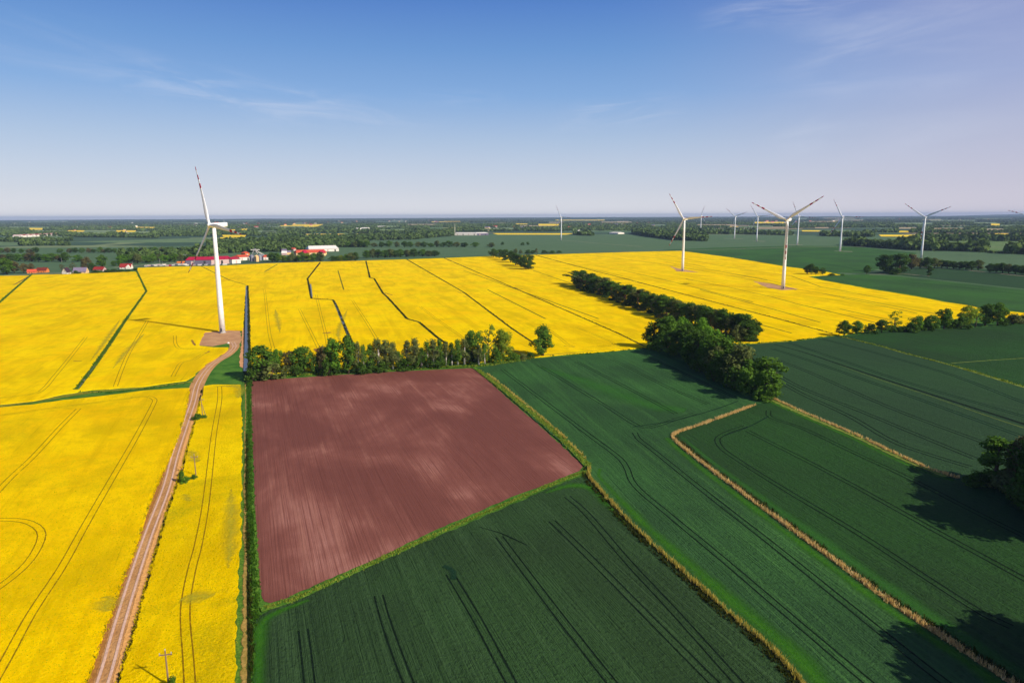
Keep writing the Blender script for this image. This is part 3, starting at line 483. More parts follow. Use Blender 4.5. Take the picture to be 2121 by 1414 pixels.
YL = [([(270, 823), (305, 821), (319, 826), (320, 832), (280, 908), (229, 996), (176, 1088), (127, 1176), (65, 1270), (10, 1370), (-60, 1490)], ZY, 'tram_yellow', 'long one left of the dirt track'), ([(-60, 1077), (30, 1076), (62, 1082), (84, 1098), (84, 1120), (60, 1162), (25, 1195), (-30, 1235)], ZY, 'tram_yellow', 'hairpin at the left edge'), ([(163, 846), (127, 882), (69, 945), (15, 996), (-60, 1080)], ZY, 'tram_yellow_soft', 'faint one at the upper left'), ([(-60, 866), (0, 860), (130, 842), (290, 822)], ZY, 'tram_yellow_soft', 'headland line below the lane'),
      ([(455, 800), (455, 828), (443, 900), (432, 996), (424, 1058), (410, 1131), (397, 1180), (385, 1245), (384, 1290), (389, 1351), (393, 1414), (396, 1600)], ZY, 'tram_yellow', 'dashed one in the narrow strip'),
      ([(178, 698), (145, 740), (112, 780), (84, 810), (60, 817), (0, 824)], ZY, 'tram_yellow', 'left of the left ditch'), ([(305, 665), (267, 731), (252, 765), (239, 800)], ZY, 'tram_yellow_soft', 'between the left ditch and the track'), ([(420, 733), (400, 745), (378, 750), (366, 765), (358, 780)], ZY, 'tram_yellow', 'curved one near the left pad'), ([(362, 695), (365, 715), (378, 722), (420, 722)], ZY, 'tram_yellow_soft', 'faint hook left of the left pad'),
      ([(548, 600), (552, 638), (558, 690), (566, 722)], ZY, 'tram_yellow', 'right of the water ditch'), ([(655, 610), (664, 650), (674, 690), (680, 720)], ZY, 'tram_yellow', 'ending at the dark patch'), ([(620, 640), (640, 680), (662, 725)], ZY, 'tram_yellow', 'ending above the tree row'), ([(730, 622), (758, 665), (782, 705)], ZY, 'tram_yellow_soft', 'between the stepped and the kinked ditch'), ([(870, 635), (910, 665), (960, 700)], ZY, 'tram_yellow_soft', 'right of the kinked ditch'), ([(1130, 677), (1160, 700), (1178, 714), (1190, 717)], ZY, 'tram_yellow', 'behind the lone tree'), ([(1194, 677), (1262, 706), (1272, 712), (1260, 716), (1236, 717)], ZY, 'tram_yellow', 'left of the grove')]
for P, z, m, n in YL: pair('tractor_line', P, z, M[m], 'thin double tractor line in the yellow crop, '+n, 'tractor line', wid=.5 if m == 'tram_yellow' else .9)
BP = [((152, 747), (170, 747), 2.2, 'left of the left ditch'), ((397, 704), (404, 715), 3, 'beside the left pad'), ((424, 732), (434, 727), 2.6, 'below the left pad'), ((668, 690), (686, 688), 5, 'star shaped, in front of the tree row'), ((797, 606), (813, 611), 3.5, 'at the kinked ditch'), ((948, 605), (964, 607), 4, 'right of the straight ditch'), ((960, 614), (972, 615), 3, 'below the other patch by the straight ditch'), ((1064, 595), (1084, 599), 3.5, 'on the long thin ditch'), ((652, 722), (672, 742), 4.5, 'behind the tree row'), ((1168, 716), (1190, 718), 2.6, 'behind the lone tree'), ((505, 618), (512, 618), 3, 'at the water ditch'), ((1420, 577), (1436, 581), 3, 'below the upper turbine'), ((28, 590), (60, 572), 5, 'in the far left corner'), ((1560, 592), (1600, 596), 4, 'left of the nearest right turbine')]
for a, b, wd, n in BP: strip('bare_patch', [a, ((a[0]+b[0])/2, (a[1]+b[1])/2+.5), b], wd, ZY, M['bare'], 'small bare patch in the yellow crop '+n, 'bare patch')
for P, wd, n in [([(300, 690), (260, 730), (232, 765)], 7, 'right of the left ditch'), ([(250, 660), (215, 710), (185, 750)], 6, 'left of the left ditch'), ([(440, 800), (490, 800), (492, 825)], 9, 'at the top of the narrow strip'), ([(480, 1010), (478, 1100), (470, 1180)], 8, 'along the verge of the narrow strip'), ([(100, 822), (180, 812), (200, 810)], 6, 'on the lane edge'), ([(720, 640), (700, 690), (712, 720)], 6, 'beside the stepped ditch'), ([(570, 640), (580, 690)], 8, 'right of the water ditch'), ([(1030, 700), (1090, 735), (1150, 733), (1260, 724)], 7, 'along the lower edge'), ([(240, 1230), (200, 1270)], 9, 'beside the dirt track'), ([(400, 930), (402, 960)], 7, 'near the utility poles'), ([(385, 1020), (388, 1040)], 4, 'small one near the poles'), ([(380, 1230), (440, 1240)], 9, 'low in the narrow strip'), ([(1560, 712), (1650, 704)], 5, 'at the lower right edge'), ([(880, 700), (920, 730)], 6, 'beside the kinked ditch')]:
    strip('thin_crop', P if len(P) > 2 else [P[0], ((P[0][0]+P[1][0])/2+.5, (P[0][1]+P[1][1])/2), P[1]], [0, wd, wd*1.3, wd, 0], ZY, M['thin_rape'], 'pale greenish thin crop '+n, 'thin crop')
for P, wd, n in [([(1155, 497), (1190, 499.5), (1240, 504), (1330, 511)], 3, 'from the lone far turbine'), ([(1400, 519), (1500, 516.5), (1640, 512), (1760, 511), (2121, 512)], 5, 'past the middle turbines'), ([(1500, 494), (1540, 494.5)], 14, 'at the foot of a far turbine'), ([(1560, 499.5), (1585, 500)], 14, 'at the foot of the second far turbine'), ([(1632, 506.5), (1662, 507.5)], 14, 'at the foot of the third far turbine'), ([(1728, 520), (1766, 521)], 12, 'at the foot of the fourth far turbine'), ([(-60, 573.5), (0, 571.5), (70, 568), (150, 564.5)], 5, 'in front of the left houses'), ([(235, 554), (300, 549), (380, 543)], 6, 'in front of the far village'), ([(1800, 568.5), (1870, 567), (1925, 572)], 3, 'around the dark trees'), ([(1905, 553), (1990, 558), (2121, 572)], 3, 'below the far right tree row'), ([(600, 548), (760, 540), (950, 534)], 3, 'behind the yellow field')]:
    strip('dirt_path', P, wd, .40, M['far_road'], 'light track '+n, 'track', smooth=False)
for P, n in [([(1700, 545), (1790, 560)], 'first'), ([(1790, 541), (1840, 541.5)], 'second'), ([(1860, 582), (2000, 596), (2140, 612)], 'third'), ([(1700, 560), (1760, 563)], 'fourth')]:
    strip('field_line', P, 3, .40, M['tram_soft'], 'faint dark line in the far right wheat, '+n, 'field line', smooth=False)

# ------------------------------------------------------------------ tufts, reeds, crop plants
def inpoly(pts, poly):
    x, y = pts[:, 0], pts[:, 1]; ins = np.zeros(len(pts), bool); n = len(poly)
    for i in range(n):
        x0, y0 = poly[i]; x1, y1 = poly[(i+1) % n]
        c = ((y0 > y) != (y1 > y)) & (x < (x1-x0)*(y-y0)/(y1-y0+1e-12)+x0); ins ^= c
    return ins
def blades(P, hgt, wid, nb=3, lean=.25):
    """P: n x 3 roots -> triangles, tint per face"""
    n = len(P); P = np.repeat(P, nb, 0)+np.column_stack([rng.normal(0, wid*1.2, (n*nb, 2)), np.zeros(n*nb)])
    a = rng.uniform(0, math.pi, n*nb); h = hgt*rng.uniform(.6, 1.15, n*nb); w_ = wid*rng.uniform(.6, 1.3, n*nb)
    dx = np.column_stack([np.cos(a)*w_, np.sin(a)*w_, np.zeros(n*nb)]); tp = np.column_stack([rng.normal(0, lean, n*nb)*h, rng.normal(0, lean, n*nb)*h, h])
    V = np.stack([P-dx, P+dx, P+tp+dx*.3, P+tp-dx*.3], 1).reshape(-1, 3)
    t_ = np.clip(np.repeat(rng.uniform(0, 1, n), nb)*.6+rng.uniform(0, .4, n*nb), 0, 1)
    return V, t_
def along(P, width, dens, z, off=0, clump=0.0, sm=True):
    W = [at(x, y, z)[:2] for x, y in P]; W = smooth_line(W) if sm else [a+(b-a)*k/12 for a, b in zip(W[:-1], W[1:]) for k in range(12)]+[W[-1]]; out = []
    for i, (a, b) in enumerate(zip(W[:-1], W[1:])):
        L = np.linalg.norm(b-a)
        if L < 1e-3: continue
        k = rng.poisson(L*width*dens*(1-clump+clump*2*rng.random())); u = (b-a)/L; nn = np.array([-u[1], u[0]])
        q = a+u*(rng.random(k)*L)[:, None]+nn*(off+rng.normal(0, width*.3, k))[:, None]; out.append(np.column_stack([q, np.full(k, z)]))
    return np.concatenate(out)
def tufts(name, P, width, dens, z, hgt, bw, m, label, cat, off=0, nb=3, clump=.5, lean=.25, sm=True):
    V, ti = blades(along(P, width, dens, z, off, clump, sm), hgt, bw, nb, lean); return tag(link(name, mesh_np(name, V, 4, m, ti)), label, cat, kind='stuff')
tufts('reeds', R1, 1.0, 9, ZW, 1.05, .08, REEDY, 'golden reeds along the ditch below the ploughed field', 'reeds', off=.5)
tufts('undergrowth', R1, 1.1, 4, ZW, .55, .14, REEDD, 'dark undergrowth at the foot of the golden reeds', 'undergrowth', off=-1.3)
tufts('reeds', R2, 1.25, 10, ZW, .95, .08, REED, 'tan dry reeds along the angled ditch', 'reeds', clump=.8)
tufts('undergrowth', R2[4:], 1.6, 3, ZW, .9, .16, REEDD, 'dark undergrowth along the angled tan reeds', 'undergrowth', off=1.0, clump=.9)
tufts('reeds', R3, 1.1, 6, ZW, 1.0, .12, REED, 'tan reeds on the upper right verge', 'reeds', off=.4)
tufts('verge_plants', [(990, 766), (1034, 800), (1104, 857), (1155, 900), (1198, 943), (1218, 965)], 2.4, 4, ZW, .6, .12, REEDG, 'tall grass right of the ploughed field', 'tall grass')
tufts('verge_plants', [(1010, 775), (1050, 806), (1110, 855), (1160, 898), (1212, 950)], 0.9, 4, ZW, .9, .12, REEDY, 'golden grass right of the ploughed field', 'tall grass', clump=.8)
tufts('verge_plants', [(548, 1258), (600, 1244), (700, 1199), (850, 1130), (1000, 1064), (1150, 1000), (1212, 976)], 1.6, 6, ZW, .5, .09, REEDG, 'grass tufts below the ploughed field', 'tall grass')
tufts('verge_plants', [(516, 790), (517, 900), (518, 1050), (522, 1150), (527, 1250), (528, 1300)], 1.8, 6, .2, .6, .12, GRN, 'rough grass on the left verge', 'tall grass')
tufts('undergrowth', [(512, 900), (512, 1060), (515, 1150), (518, 1250), (521, 1340), (522, 1440)], .7, 5, .2, .8, .12, REEDD, 'dark scrub in the dry ditch of the left verge', 'undergrowth', clump=1.0)
tufts('undergrowth', [(513, 592), (515, 640), (516, 700), (517, 770)], 1.0, 3, ZY, .8, .25, REEDD, 'dark growth right of the water ditch', 'undergrowth')
tufts('verge_plants', [(1740, 697), (1820, 716), (1880, 733), (1990, 762), (2121, 801)], 2.0, 1.0, ZW, .7, .25, REEDG, 'dry grass under the right wedge field', 'tall grass', clump=.9)
tufts('verge_plants', [(545, 781), (720, 771), (880, 762), (1000, 757), (1100, 744)], 4, 1.2, .2, .8, .3, REEDG, 'tall grass below the left tree row', 'tall grass')
for P, w_, m_, n in [([(283, 562), (303, 603), (262, 660), (225, 715), (190, 765), (158, 806)], 2.2, GRN, 'left of the left turbine'), ([(66, 568), (40, 590), (0, 625), (-40, 655)], 2.4, GRN, 'in the far left corner'), ([(663, 545), (637, 577), (645, 618), (690, 621), (697, 634), (722, 695), (734, 722)], 1.6, REEDD, 'in the stepped ditch'), ([(758, 542), (766, 575), (775, 577), (793, 607), (802, 615), (843, 660), (868, 667), (905, 698), (925, 712)], 1.8, REEDD, 'in the kinked ditch'), ([(843, 538), (960, 605), (1060, 680), (1105, 710)], 1.4, REEDD, 'in the straight ditch'), ([(920, 535), (1050, 590), (1170, 642), (1280, 690), (1335, 717)], 1.1, REEDD, 'in the long thin ditch'), ([(1110, 529), (1215, 557), (1400, 605), (1600, 657), (1725, 691)], 1.4, REEDD, 'right of the avenue'), ([(160, 812), (230, 812), (300, 805), (395, 792)], 2.0, GRN, 'on the grassy lane'), ([(1545, 712), (1640, 706), (1738, 694)], 2.2, GRN, 'below the yellow field on the right'), ([(1140, 737), (1250, 730), (1335, 721)], 2.2, GRN, 'below the yellow field in the middle')]:
    tufts('ditch_plants', P, w_*.8, 1.1, ZY, .5, .26, m_, 'low plants '+n, 'ditch plants', clump=.8, sm=False)
# ragged rapeseed edges beside the track and a bed of single plants in the near yellow
tufts('rapeseed_plants', [(391, 810), (383, 850), (370, 900), (345, 960), (322, 1010), (304, 1055), (281, 1130), (249, 1210), (231, 1265), (205, 1330), (178, 1414), (120, 1580)], .5, 10, ZY-.4, .55, .14, RAPEL, 'ragged rapeseed plants on the left edge of the track', 'rapeseed', nb=2, off=.2)
tufts('rapeseed_plants', [(415, 830), (408, 860), (400, 890), (392, 920), (383, 950), (366, 1005), (348, 1060), (337, 1100), (322, 1150), (307, 1205), (293, 1255), (284, 1290), (269, 1340), (246, 1414), (190, 1560)], .5, 10, ZY-.4, .55, .14, RAPEL, 'ragged rapeseed plants on the right edge of the track', 'rapeseed', nb=2, off=-.2)
tufts('undergrowth', [(418, 805), (408, 856), (392, 916), (375, 980), (348, 1056), (322, 1146), (293, 1251), (269, 1336), (243, 1414)], .4, 7, .2, .55, .12, REEDD, 'dark growth along the right edge of the track', 'undergrowth', clump=1.0, off=.1)
tufts('undergrowth', [(391, 812), (368, 900), (322, 1004), (279, 1130), (229, 1262), (176, 1414)], .3, 3, .2, .5, .12, GRN, 'green growth along the left edge of the track', 'undergrowth', clump=1.0)
def bed(poly_px, z, dens, dmax, hgt, wid, m, name, label, cat, lean=.5):
    poly = [tuple(at(x, y, z)[:2]) for x, y in poly_px]; xs = [p[0] for p in poly]; ys = [p[1] for p in poly]
    x0, x1, y0, y1 = max(min(xs), -230), min(max(xs), 240), max(min(ys), 95), min(max(ys), dmax)
    n = int((x1-x0)*(y1-y0)*dens); q = np.column_stack([rng.uniform(x0, x1, n), rng.uniform(y0, y1, n)])
    q = q[inpoly(q, poly) & (np.abs(q[:, 0]) < q[:, 1]*.85+12) & (rng.random(len(q)) < np.clip((dmax-q[:, 1])/110, 0, 1))]
    V, ti = blades(np.column_stack([q, np.full(len(q), z-.1)]), hgt, wid, 1, lean); return tag(link(name, mesh_np(name, V, 4, m, ti)), label, cat, kind='stuff')
bed([(-200, 960), (0, 930), (375, 890), (345, 960), (304, 1055), (249, 1210), (178, 1414), (110, 1600), (-700, 1600)], ZY, 3.4, 260, .26, .15, RAPEL, 'rapeseed_plants', 'single rapeseed plants in the field left of the track', 'rapeseed')
bed([(410, 880), (500, 880), (499, 1100), (490, 1260), (487, 1500), (215, 1500), (293, 1255), (337, 1100), (383, 950)], ZY, 3.4, 260, .26, .15, RAPEL, 'rapeseed_plants', 'single rapeseed plants in the narrow strip right of the track', 'rapeseed')

# ------------------------------------------------------------------ trees
def quads(C, Nrm, size, r):
    """leaf clumps: one quad per centre, facing roughly Nrm"""
    n = len(C); d = Nrm+r.normal(0, .55, (n, 3)); d /= np.linalg.norm(d, axis=1)[:, None]+1e-9
    a = np.cross(d, r.normal(0, 1, (n, 3))); a /= np.linalg.norm(a, axis=1)[:, None]+1e-9; b = np.cross(d, a)
    s = (size*r.uniform(.55, 1.25, n))[:, None]; k = r.uniform(.6, 1.1, n)[:, None]
    return np.stack([C-a*s-b*s*k*.3, C+b*s*k*-.9+a*s*.2, C+a*s+b*s*k*.2, C+b*s*k-a*s*.1], 1).reshape(-1, 3)
KIND = {  # height, crown from, half width, blobs, leaves per blob, blob radius, leaf size, shape
    'oak': (14, .14, 5.6, 34, 85, 1.9, .42, 'round'), 'tall': (18, .12, 5.0, 40, 85, 1.7, .42, 'upright'), 'birch': (16, .22, 3.2, 30, 75, 1.25, .30, 'birch'),
    'pine': (17, .52, 3.9, 22, 75, 1.35, .36, 'flat'), 'bush': (6, .0, 3.6, 20, 70, 1.25, .32, 'bush'), 'sparse': (15, .25, 4.8, 26, 30, 1.0, .32, 'round'), 'column': (18, .06, 4.8, 46, 85, 1.6, .40, 'column')}
def crown_mesh(kind, seed, nlow=None):
    h, c0, wr, nb, nl, br, ls, shape = KIND[kind]; r = np.random.default_rng(seed*97+len(kind)*13+ord(kind[0]))
    z0 = h*c0; ch = h-z0; T = (np.arange(nb)+r.uniform(0, 1, nb))/nb; r.shuffle(T)
    if shape == 'round': env = np.sqrt(np.clip(1-(2*T-.9)**2/1.25, 0, 1))
    elif shape == 'upright': env = np.clip(1.15-abs(T-.4)*1.25, .25, 1)
    elif shape == 'birch': env = np.clip(np.sin(np.clip(T*1.05+.12, 0, 1)*math.pi)**.6, .25, 1)*np.where(T > .8, .75, 1)
    elif shape == 'flat': env = np.clip(np.sqrt(np.clip(1-(2*T-.8)**2/1.5, 0, 1)), .3, 1)
    elif shape == 'column': env = np.where(T < .25, .55+T, np.clip(1.0-np.clip(T-.75, 0, 1)*1.6, .3, 1))
    else: env = np.sqrt(np.clip(1-T**2*.8, 0, 1))
    a = r.uniform(0, 2*math.pi, nb); lop = 1+.3*np.sin(a+seed)+.18*np.sin(3*a+2*seed)
    rad = np.clip(wr-br*.6, .3, None)*env*np.sqrt(r.uniform(.08, 1, nb))*lop
    C = np.column_stack([rad*np.cos(a), rad*np.sin(a), z0+br*.5+T*(ch-br*1.1)])
    B = br*r.uniform(.6, 1.25, nb); V = []; ti = []
    for c, b in zip(C, B):
        n = int(nl*(b/br)**1.5); d = r.normal(0, 1, (n, 3)); d /= np.linalg.norm(d, axis=1)[:, None]; q = b*r.uniform(.55, 1.08, n)[:, None]
        P = c+d*q*np.array([1, 1, .78 if shape in ('flat', 'round') else 1.05]); tt = r.uniform(.1, .9)
        if shape == 'birch': P[:, 2] -= abs(r.normal(0, .6, n))
        V.append(quads(P, d+np.array([0, 0, .3]), ls, r)); ti.append(np.clip(tt*.75+r.uniform(0, .3, n), 0, 1))
    return np.concatenate(V), np.concatenate(ti), C
def trunk_mb(kind, C, seed):
    h, c0, wr, *_ = KIND[kind]; r = random.Random(seed); mb = MB(); rb = h*.022+.05
    zt = h*(.86 if kind in ('birch', 'pine', 'column', 'tall') else .62); bx, by = r.uniform(-.4, .4), r.uniform(-.4, .4)
    if kind == 'bush':
        for k in range(4): a = k*1.6+r.random(); mb.tube([(0, 0, 0), (math.cos(a)*.8, math.sin(a)*.8, 2), (math.cos(a)*1.5, math.sin(a)*1.5, 3.8)], [.1, .07, .03], 5)
        return mb
    mb.tube([(0, 0, 0), (bx*.3, by*.3, zt*.3), (bx, by, zt*.65), (bx*.6, by*.6, zt)], [rb*1.25, rb, rb*.65, rb*.2], 7)
    for k, c in enumerate(sorted(C.tolist(), key=lambda q: -(q[0]**2+q[1]**2))[:9]):
        zb = max(h*c0*.8, min(zt*.9, c[2]-abs(math.hypot(c[0], c[1]))*.7)); q = zb/zt
        s = (bx*q, by*q, zb); m = (s[0]*.5+c[0]*.5, s[1]*.5+c[1]*.5, s[2]*.35+c[2]*.65-.2); mb.tube([s, m, tuple(c)], [rb*.42, rb*.25, rb*.1], 5)
    return mb
TC = {}
BARK = {'birch': 'birch', 'pine': 'pinebark'}
def tree_data(kind, var, col):
    k = (kind, var, col)
    if k not in TC:
        if (kind, var) not in TC: V, ti, C = crown_mesh(kind, var); TC[(kind, var)] = (V, ti, C)
        V, ti, C = TC[(kind, var)]; cm = mesh_np('crown', V, 4, LEAF[col], ti)
        mb = trunk_mb(kind, C, var); tm = mesh('trunk', mb.V, mb.F, M[BARK.get(kind, 'bark')], True)
        TC[k] = (cm, tm)
    return TC[k]
NAME = {'oak': 'broadleaf_tree', 'tall': 'tall_tree', 'birch': 'birch_tree', 'pine': 'pine_tree', 'bush': 'bush', 'sparse': 'sparse_tree', 'column': 'dense_tree'}
def size_at(x, yb, yt, z=0):
    """height in metres of an upright thing whose foot is at photo pixel (x, yb) and top at yt"""
    P = at(x, yb, z); lo, hi = 0, 160
    for _ in range(24):
        m = (lo+hi)/2
        if proj(P+np.array([0, 0, m]))[1] > yt: lo = m
        else: hi = m
    v = (P-np.array([0, 0, H]))@fw
    return P, lo, F/v
def tree(x, yb, yt, wpx, kind, col, label, group, z=0, cat=None, small=False):
    P, h, s = size_at(x, yb, yt, z); kh, _, kw, *_ = KIND[kind]; sw = (wpx/s)/(2*kw*.86); var = random.randrange(4)
    cm, tm = tree_data(kind, var, col); nm = NAME[kind]
    e = empty(nm, P, random.uniform(0, 6.28)); e.scale = (sw, sw, h/kh)
    if not small: link('trunk', tm, e)
    else: link('trunk', tm, e)
    link('crown', cm, e)
    return tag(e, label, cat or ('bush' if kind == 'bush' else 'tree'), group)
CN = {'dark': 'dark green', 'mid': 'green', 'bright': 'bright green', 'yellowgreen': 'yellow green', 'greygreen': 'grey green', 'brown': 'brownish', 'blossom': 'pale blossoming'}
KN = {'oak': 'round tree', 'tall': 'tall tree', 'birch': 'birch', 'pine': 'pine', 'bush': 'bush', 'sparse': 'thin tree', 'column': 'dense tree'}
ORD = ['first', 'second', 'third', 'fourth', 'fifth', 'sixth', 'seventh', 'eighth', 'ninth', 'tenth', 'eleventh', 'twelfth', 'thirteenth', 'fourteenth', 'fifteenth', 'sixteenth', 'seventeenth', 'eighteenth', 'nineteenth', 'twentieth']
def ordn(i):
    if i < 20: return ORD[i]
    tens = {2: 'twenty', 3: 'thirty', 4: 'forty', 5: 'fifty', 6: 'sixty'}[(i+1)//10]; u = (i+1) % 10
    return tens+'-'+ORD[u-1] if u else {'twenty': 'twentieth', 'thirty': 'thirtieth', 'forty': 'fortieth', 'fifty': 'fiftieth', 'sixty': 'sixtieth'}[tens]
def row(items, where, group, z=0):
    items = sorted(items, key=lambda q: q[0])
    for i, (x, yb, yt, wd, kind, col) in enumerate(items):
        tree(x, yb, yt, wd, kind, col, '%s %s, %s from left %s' % (CN[col], KN[kind], ordn(i), where), group, z)
# left tree row
row([(543, 783, 714, 62, 'oak', 'mid'), (560, 786, 743, 58, 'bush', 'greygreen'), (524, 790, 762, 30, 'bush', 'dark'), (577, 772, 722, 26, 'oak', 'bright'), (600, 772, 726, 36, 'oak', 'brown'), (630, 772, 717, 50, 'oak', 'mid'), (652, 774, 738, 26, 'bush', 'dark'), (672, 774, 716, 34, 'oak', 'brown'), (692, 774, 702, 44, 'tall', 'bright'), (680, 778, 748, 34, 'bush', 'dark'), (722, 774, 694, 36, 'tall', 'mid'), (742, 772, 706, 26, 'birch', 'greygreen'), (754, 771, 711, 18, 'birch', 'mid'), (768, 769, 712, 28, 'birch', 'mid'), (784, 769, 700, 34, 'birch', 'greygreen'), (800, 767, 702, 36, 'birch', 'greygreen'), (814, 766, 708, 28, 'birch', 'greygreen'), (826, 765, 726, 22, 'birch', 'mid'), (845, 764, 703, 28, 'birch', 'greygreen'), (861, 763, 699, 30, 'birch', 'greygreen'), (874, 762, 718, 22, 'birch', 'dark'), (886, 761, 706, 26, 'birch', 'mid'), (898, 761, 701, 26, 'birch', 'greygreen'), (911, 760, 701, 24, 'birch', 'mid'), (924, 759, 706, 24, 'birch', 'greygreen'), (936, 758, 708, 24, 'birch', 'dark'), (948, 757, 701, 26, 'birch', 'mid'), (962, 756, 700, 28, 'birch', 'greygreen'), (980, 752, 683, 42, 'oak', 'mid'), (992, 757, 712, 22, 'birch', 'greygreen'), (1004, 755, 709, 20, 'birch', 'mid'), (1013, 750, 671, 42, 'sparse', 'yellowgreen'), (1042, 747, 683, 36, 'tall', 'yellowgreen'), (1028, 752, 722, 26, 'bush', 'mid')], 'in the row above ploughed field', 'tree row above the ploughed field')
# dark shrubs between the trunks
row([(612, 778, 755, 34, 'bush', 'dark'), (745, 774, 750, 30, 'bush', 'dark'), (770, 771, 746, 34, 'bush', 'dark'), (800, 769, 744, 36, 'bush', 'dark'), (838, 766, 742, 34, 'bush', 'dark'), (870, 763, 738, 36, 'bush', 'dark'), (905, 760, 736, 36, 'bush', 'dark'), (935, 757, 732, 36, 'bush', 'dark'), (972, 752, 728, 40, 'bush', 'dark'), (1062, 746, 730, 36, 'bush', 'mid'), (1085, 744, 732, 22, 'bush', 'greygreen'), (1100, 742, 729, 20, 'bush', 'dark')], 'among the low shrubs under the tree row', 'shrubs under the tree row')
tree(1124, 738, 675, 44, 'tall', 'mid', 'lone green tree standing at the lower edge of the yellow field', None)
# the grove right of the middle
row([(1436, 752, 690, 44, 'column', 'mid'), (1460, 764, 704, 46, 'tall', 'mid'), (1486, 780, 716, 44, 'oak', 'greygreen'), (1514, 786, 722, 46, 'column', 'mid'), (1545, 812, 762, 44, 'bush', 'mid'), (1478, 790, 748, 40, 'bush', 'dark'), (1420, 750, 715, 40, 'bush', 'dark'), (1450, 768, 735, 40, 'bush', 'dark'), (1353, 722, 662, 44, 'column', 'dark'), (1380, 724, 653, 44, 'tall', 'mid'), (1410, 722, 655, 41, 'oak', 'bright'), (1366, 726, 696, 41, 'bush', 'mid'), (1395, 735, 682, 49, 'column', 'mid'), (1425, 742, 672, 56, 'column', 'dark'), (1452, 735, 656, 41, 'oak', 'bright'), (1446, 758, 684, 56, 'column', 'dark'), (1470, 742, 676, 49, 'oak', 'bright'), (1474, 772, 696, 61, 'column', 'mid'), (1505, 775, 697, 56, 'tall', 'mid'), (1498, 792, 730, 59, 'column', 'dark'), (1532, 800, 713, 61, 'tall', 'greygreen'), (1552, 806, 745, 44, 'tall', 'mid'), (1520, 806, 760, 49, 'bush', 'dark'), (1584, 828, 741, 63, 'column', 'mid'), (1588, 830, 795, 44, 'bush', 'mid'), (1562, 815, 780, 37, 'bush', 'dark')], 'in the dense grove above the reed corner', 'trees of the dense grove')
# the avenue of pines
av = []; ax = sorted([1207, 1233, 1260, 1288, 1315, 1343, 1372, 1403, 1432, 1464, 1495, 1524, 1190, 1200, 1213, 1226, 1240, 1253, 1267, 1281, 1295, 1308, 1322, 1336, 1350, 1364, 1380, 1396, 1410, 1424, 1440, 1456, 1472, 1488, 1503, 1517, 1531, 1545, 1556])
for i, x in enumerate(ax):
    yb = np.interp(x, [1190, 1250, 1330, 1400, 1440, 1490, 1560], [590, 610, 640, 664, 676, 690, 706]); hp = np.interp(x, [1190, 1330, 1450, 1560], [32, 38, 46, 48])*random.uniform(.86, 1.12)
    av.append((x, yb, yb-hp, random.uniform(32, 42), ['pine', 'tall', 'oak'][i % 3], ['dark', 'mid', 'dark', 'greygreen'][i % 4]))
row(av, 'in the avenue crossing the yellow field', 'trees of the avenue')
av2 = []
for i, x in enumerate(np.linspace(1200, 1560, 26)):
    yb = np.interp(x, [1190, 1250, 1330, 1400, 1440, 1490, 1560], [596, 614, 645, 668, 680, 695, 709]); av2.append((x, yb, yb-random.uniform(9, 14), random.uniform(18, 24), 'bush', 'dark' if i % 3 else 'greygreen'))
row(av2, 'among the shrubs at the foot of the avenue', 'shrubs at the foot of the avenue')
row([(1548, 708, 664, 34, 'column', 'dark'), (1530, 708, 672, 30, 'oak', 'greygreen')], 'at the lower end of the avenue', 'end of the avenue')
# right hedgerow
row([(1748, 697, 663, 28, 'oak', 'dark'), (1775, 692, 664, 26, 'oak', 'mid'), (1803, 691, 670, 26, 'bush', 'dark'), (1826, 689, 661, 26, 'oak', 'dark'), (1843, 688, 672, 20, 'bush', 'dark'), (1852, 684, 643, 36, 'sparse', 'yellowgreen'), (1873, 688, 675, 30, 'bush', 'dark'), (1899, 686, 654, 30, 'oak', 'mid'), (1890, 688, 668, 28, 'bush', 'dark'), (1930, 684, 653, 30, 'oak', 'mid'), (1920, 685, 664, 26, 'bush', 'dark'), (1955, 682, 638, 34, 'oak', 'mid'), (1975, 681, 662, 26, 'bush', 'dark'), (1990, 681, 656, 30, 'bush', 'dark'), (2002, 678, 632, 32, 'oak', 'yellowgreen'), (2020, 677, 636, 26, 'sparse', 'yellowgreen'), (2040, 675, 629, 40, 'oak', 'dark'), (2066, 674, 626, 38, 'oak', 'mid'), (2078, 674, 658, 22, 'bush', 'dark'), (2098, 671, 650, 36, 'bush', 'greygreen'), (2118, 670, 652, 26, 'bush', 'dark'), (2140, 669, 640, 32, 'oak', 'dark')], 'in the hedgerow right of the yellow field', 'trees of the right hedgerow')
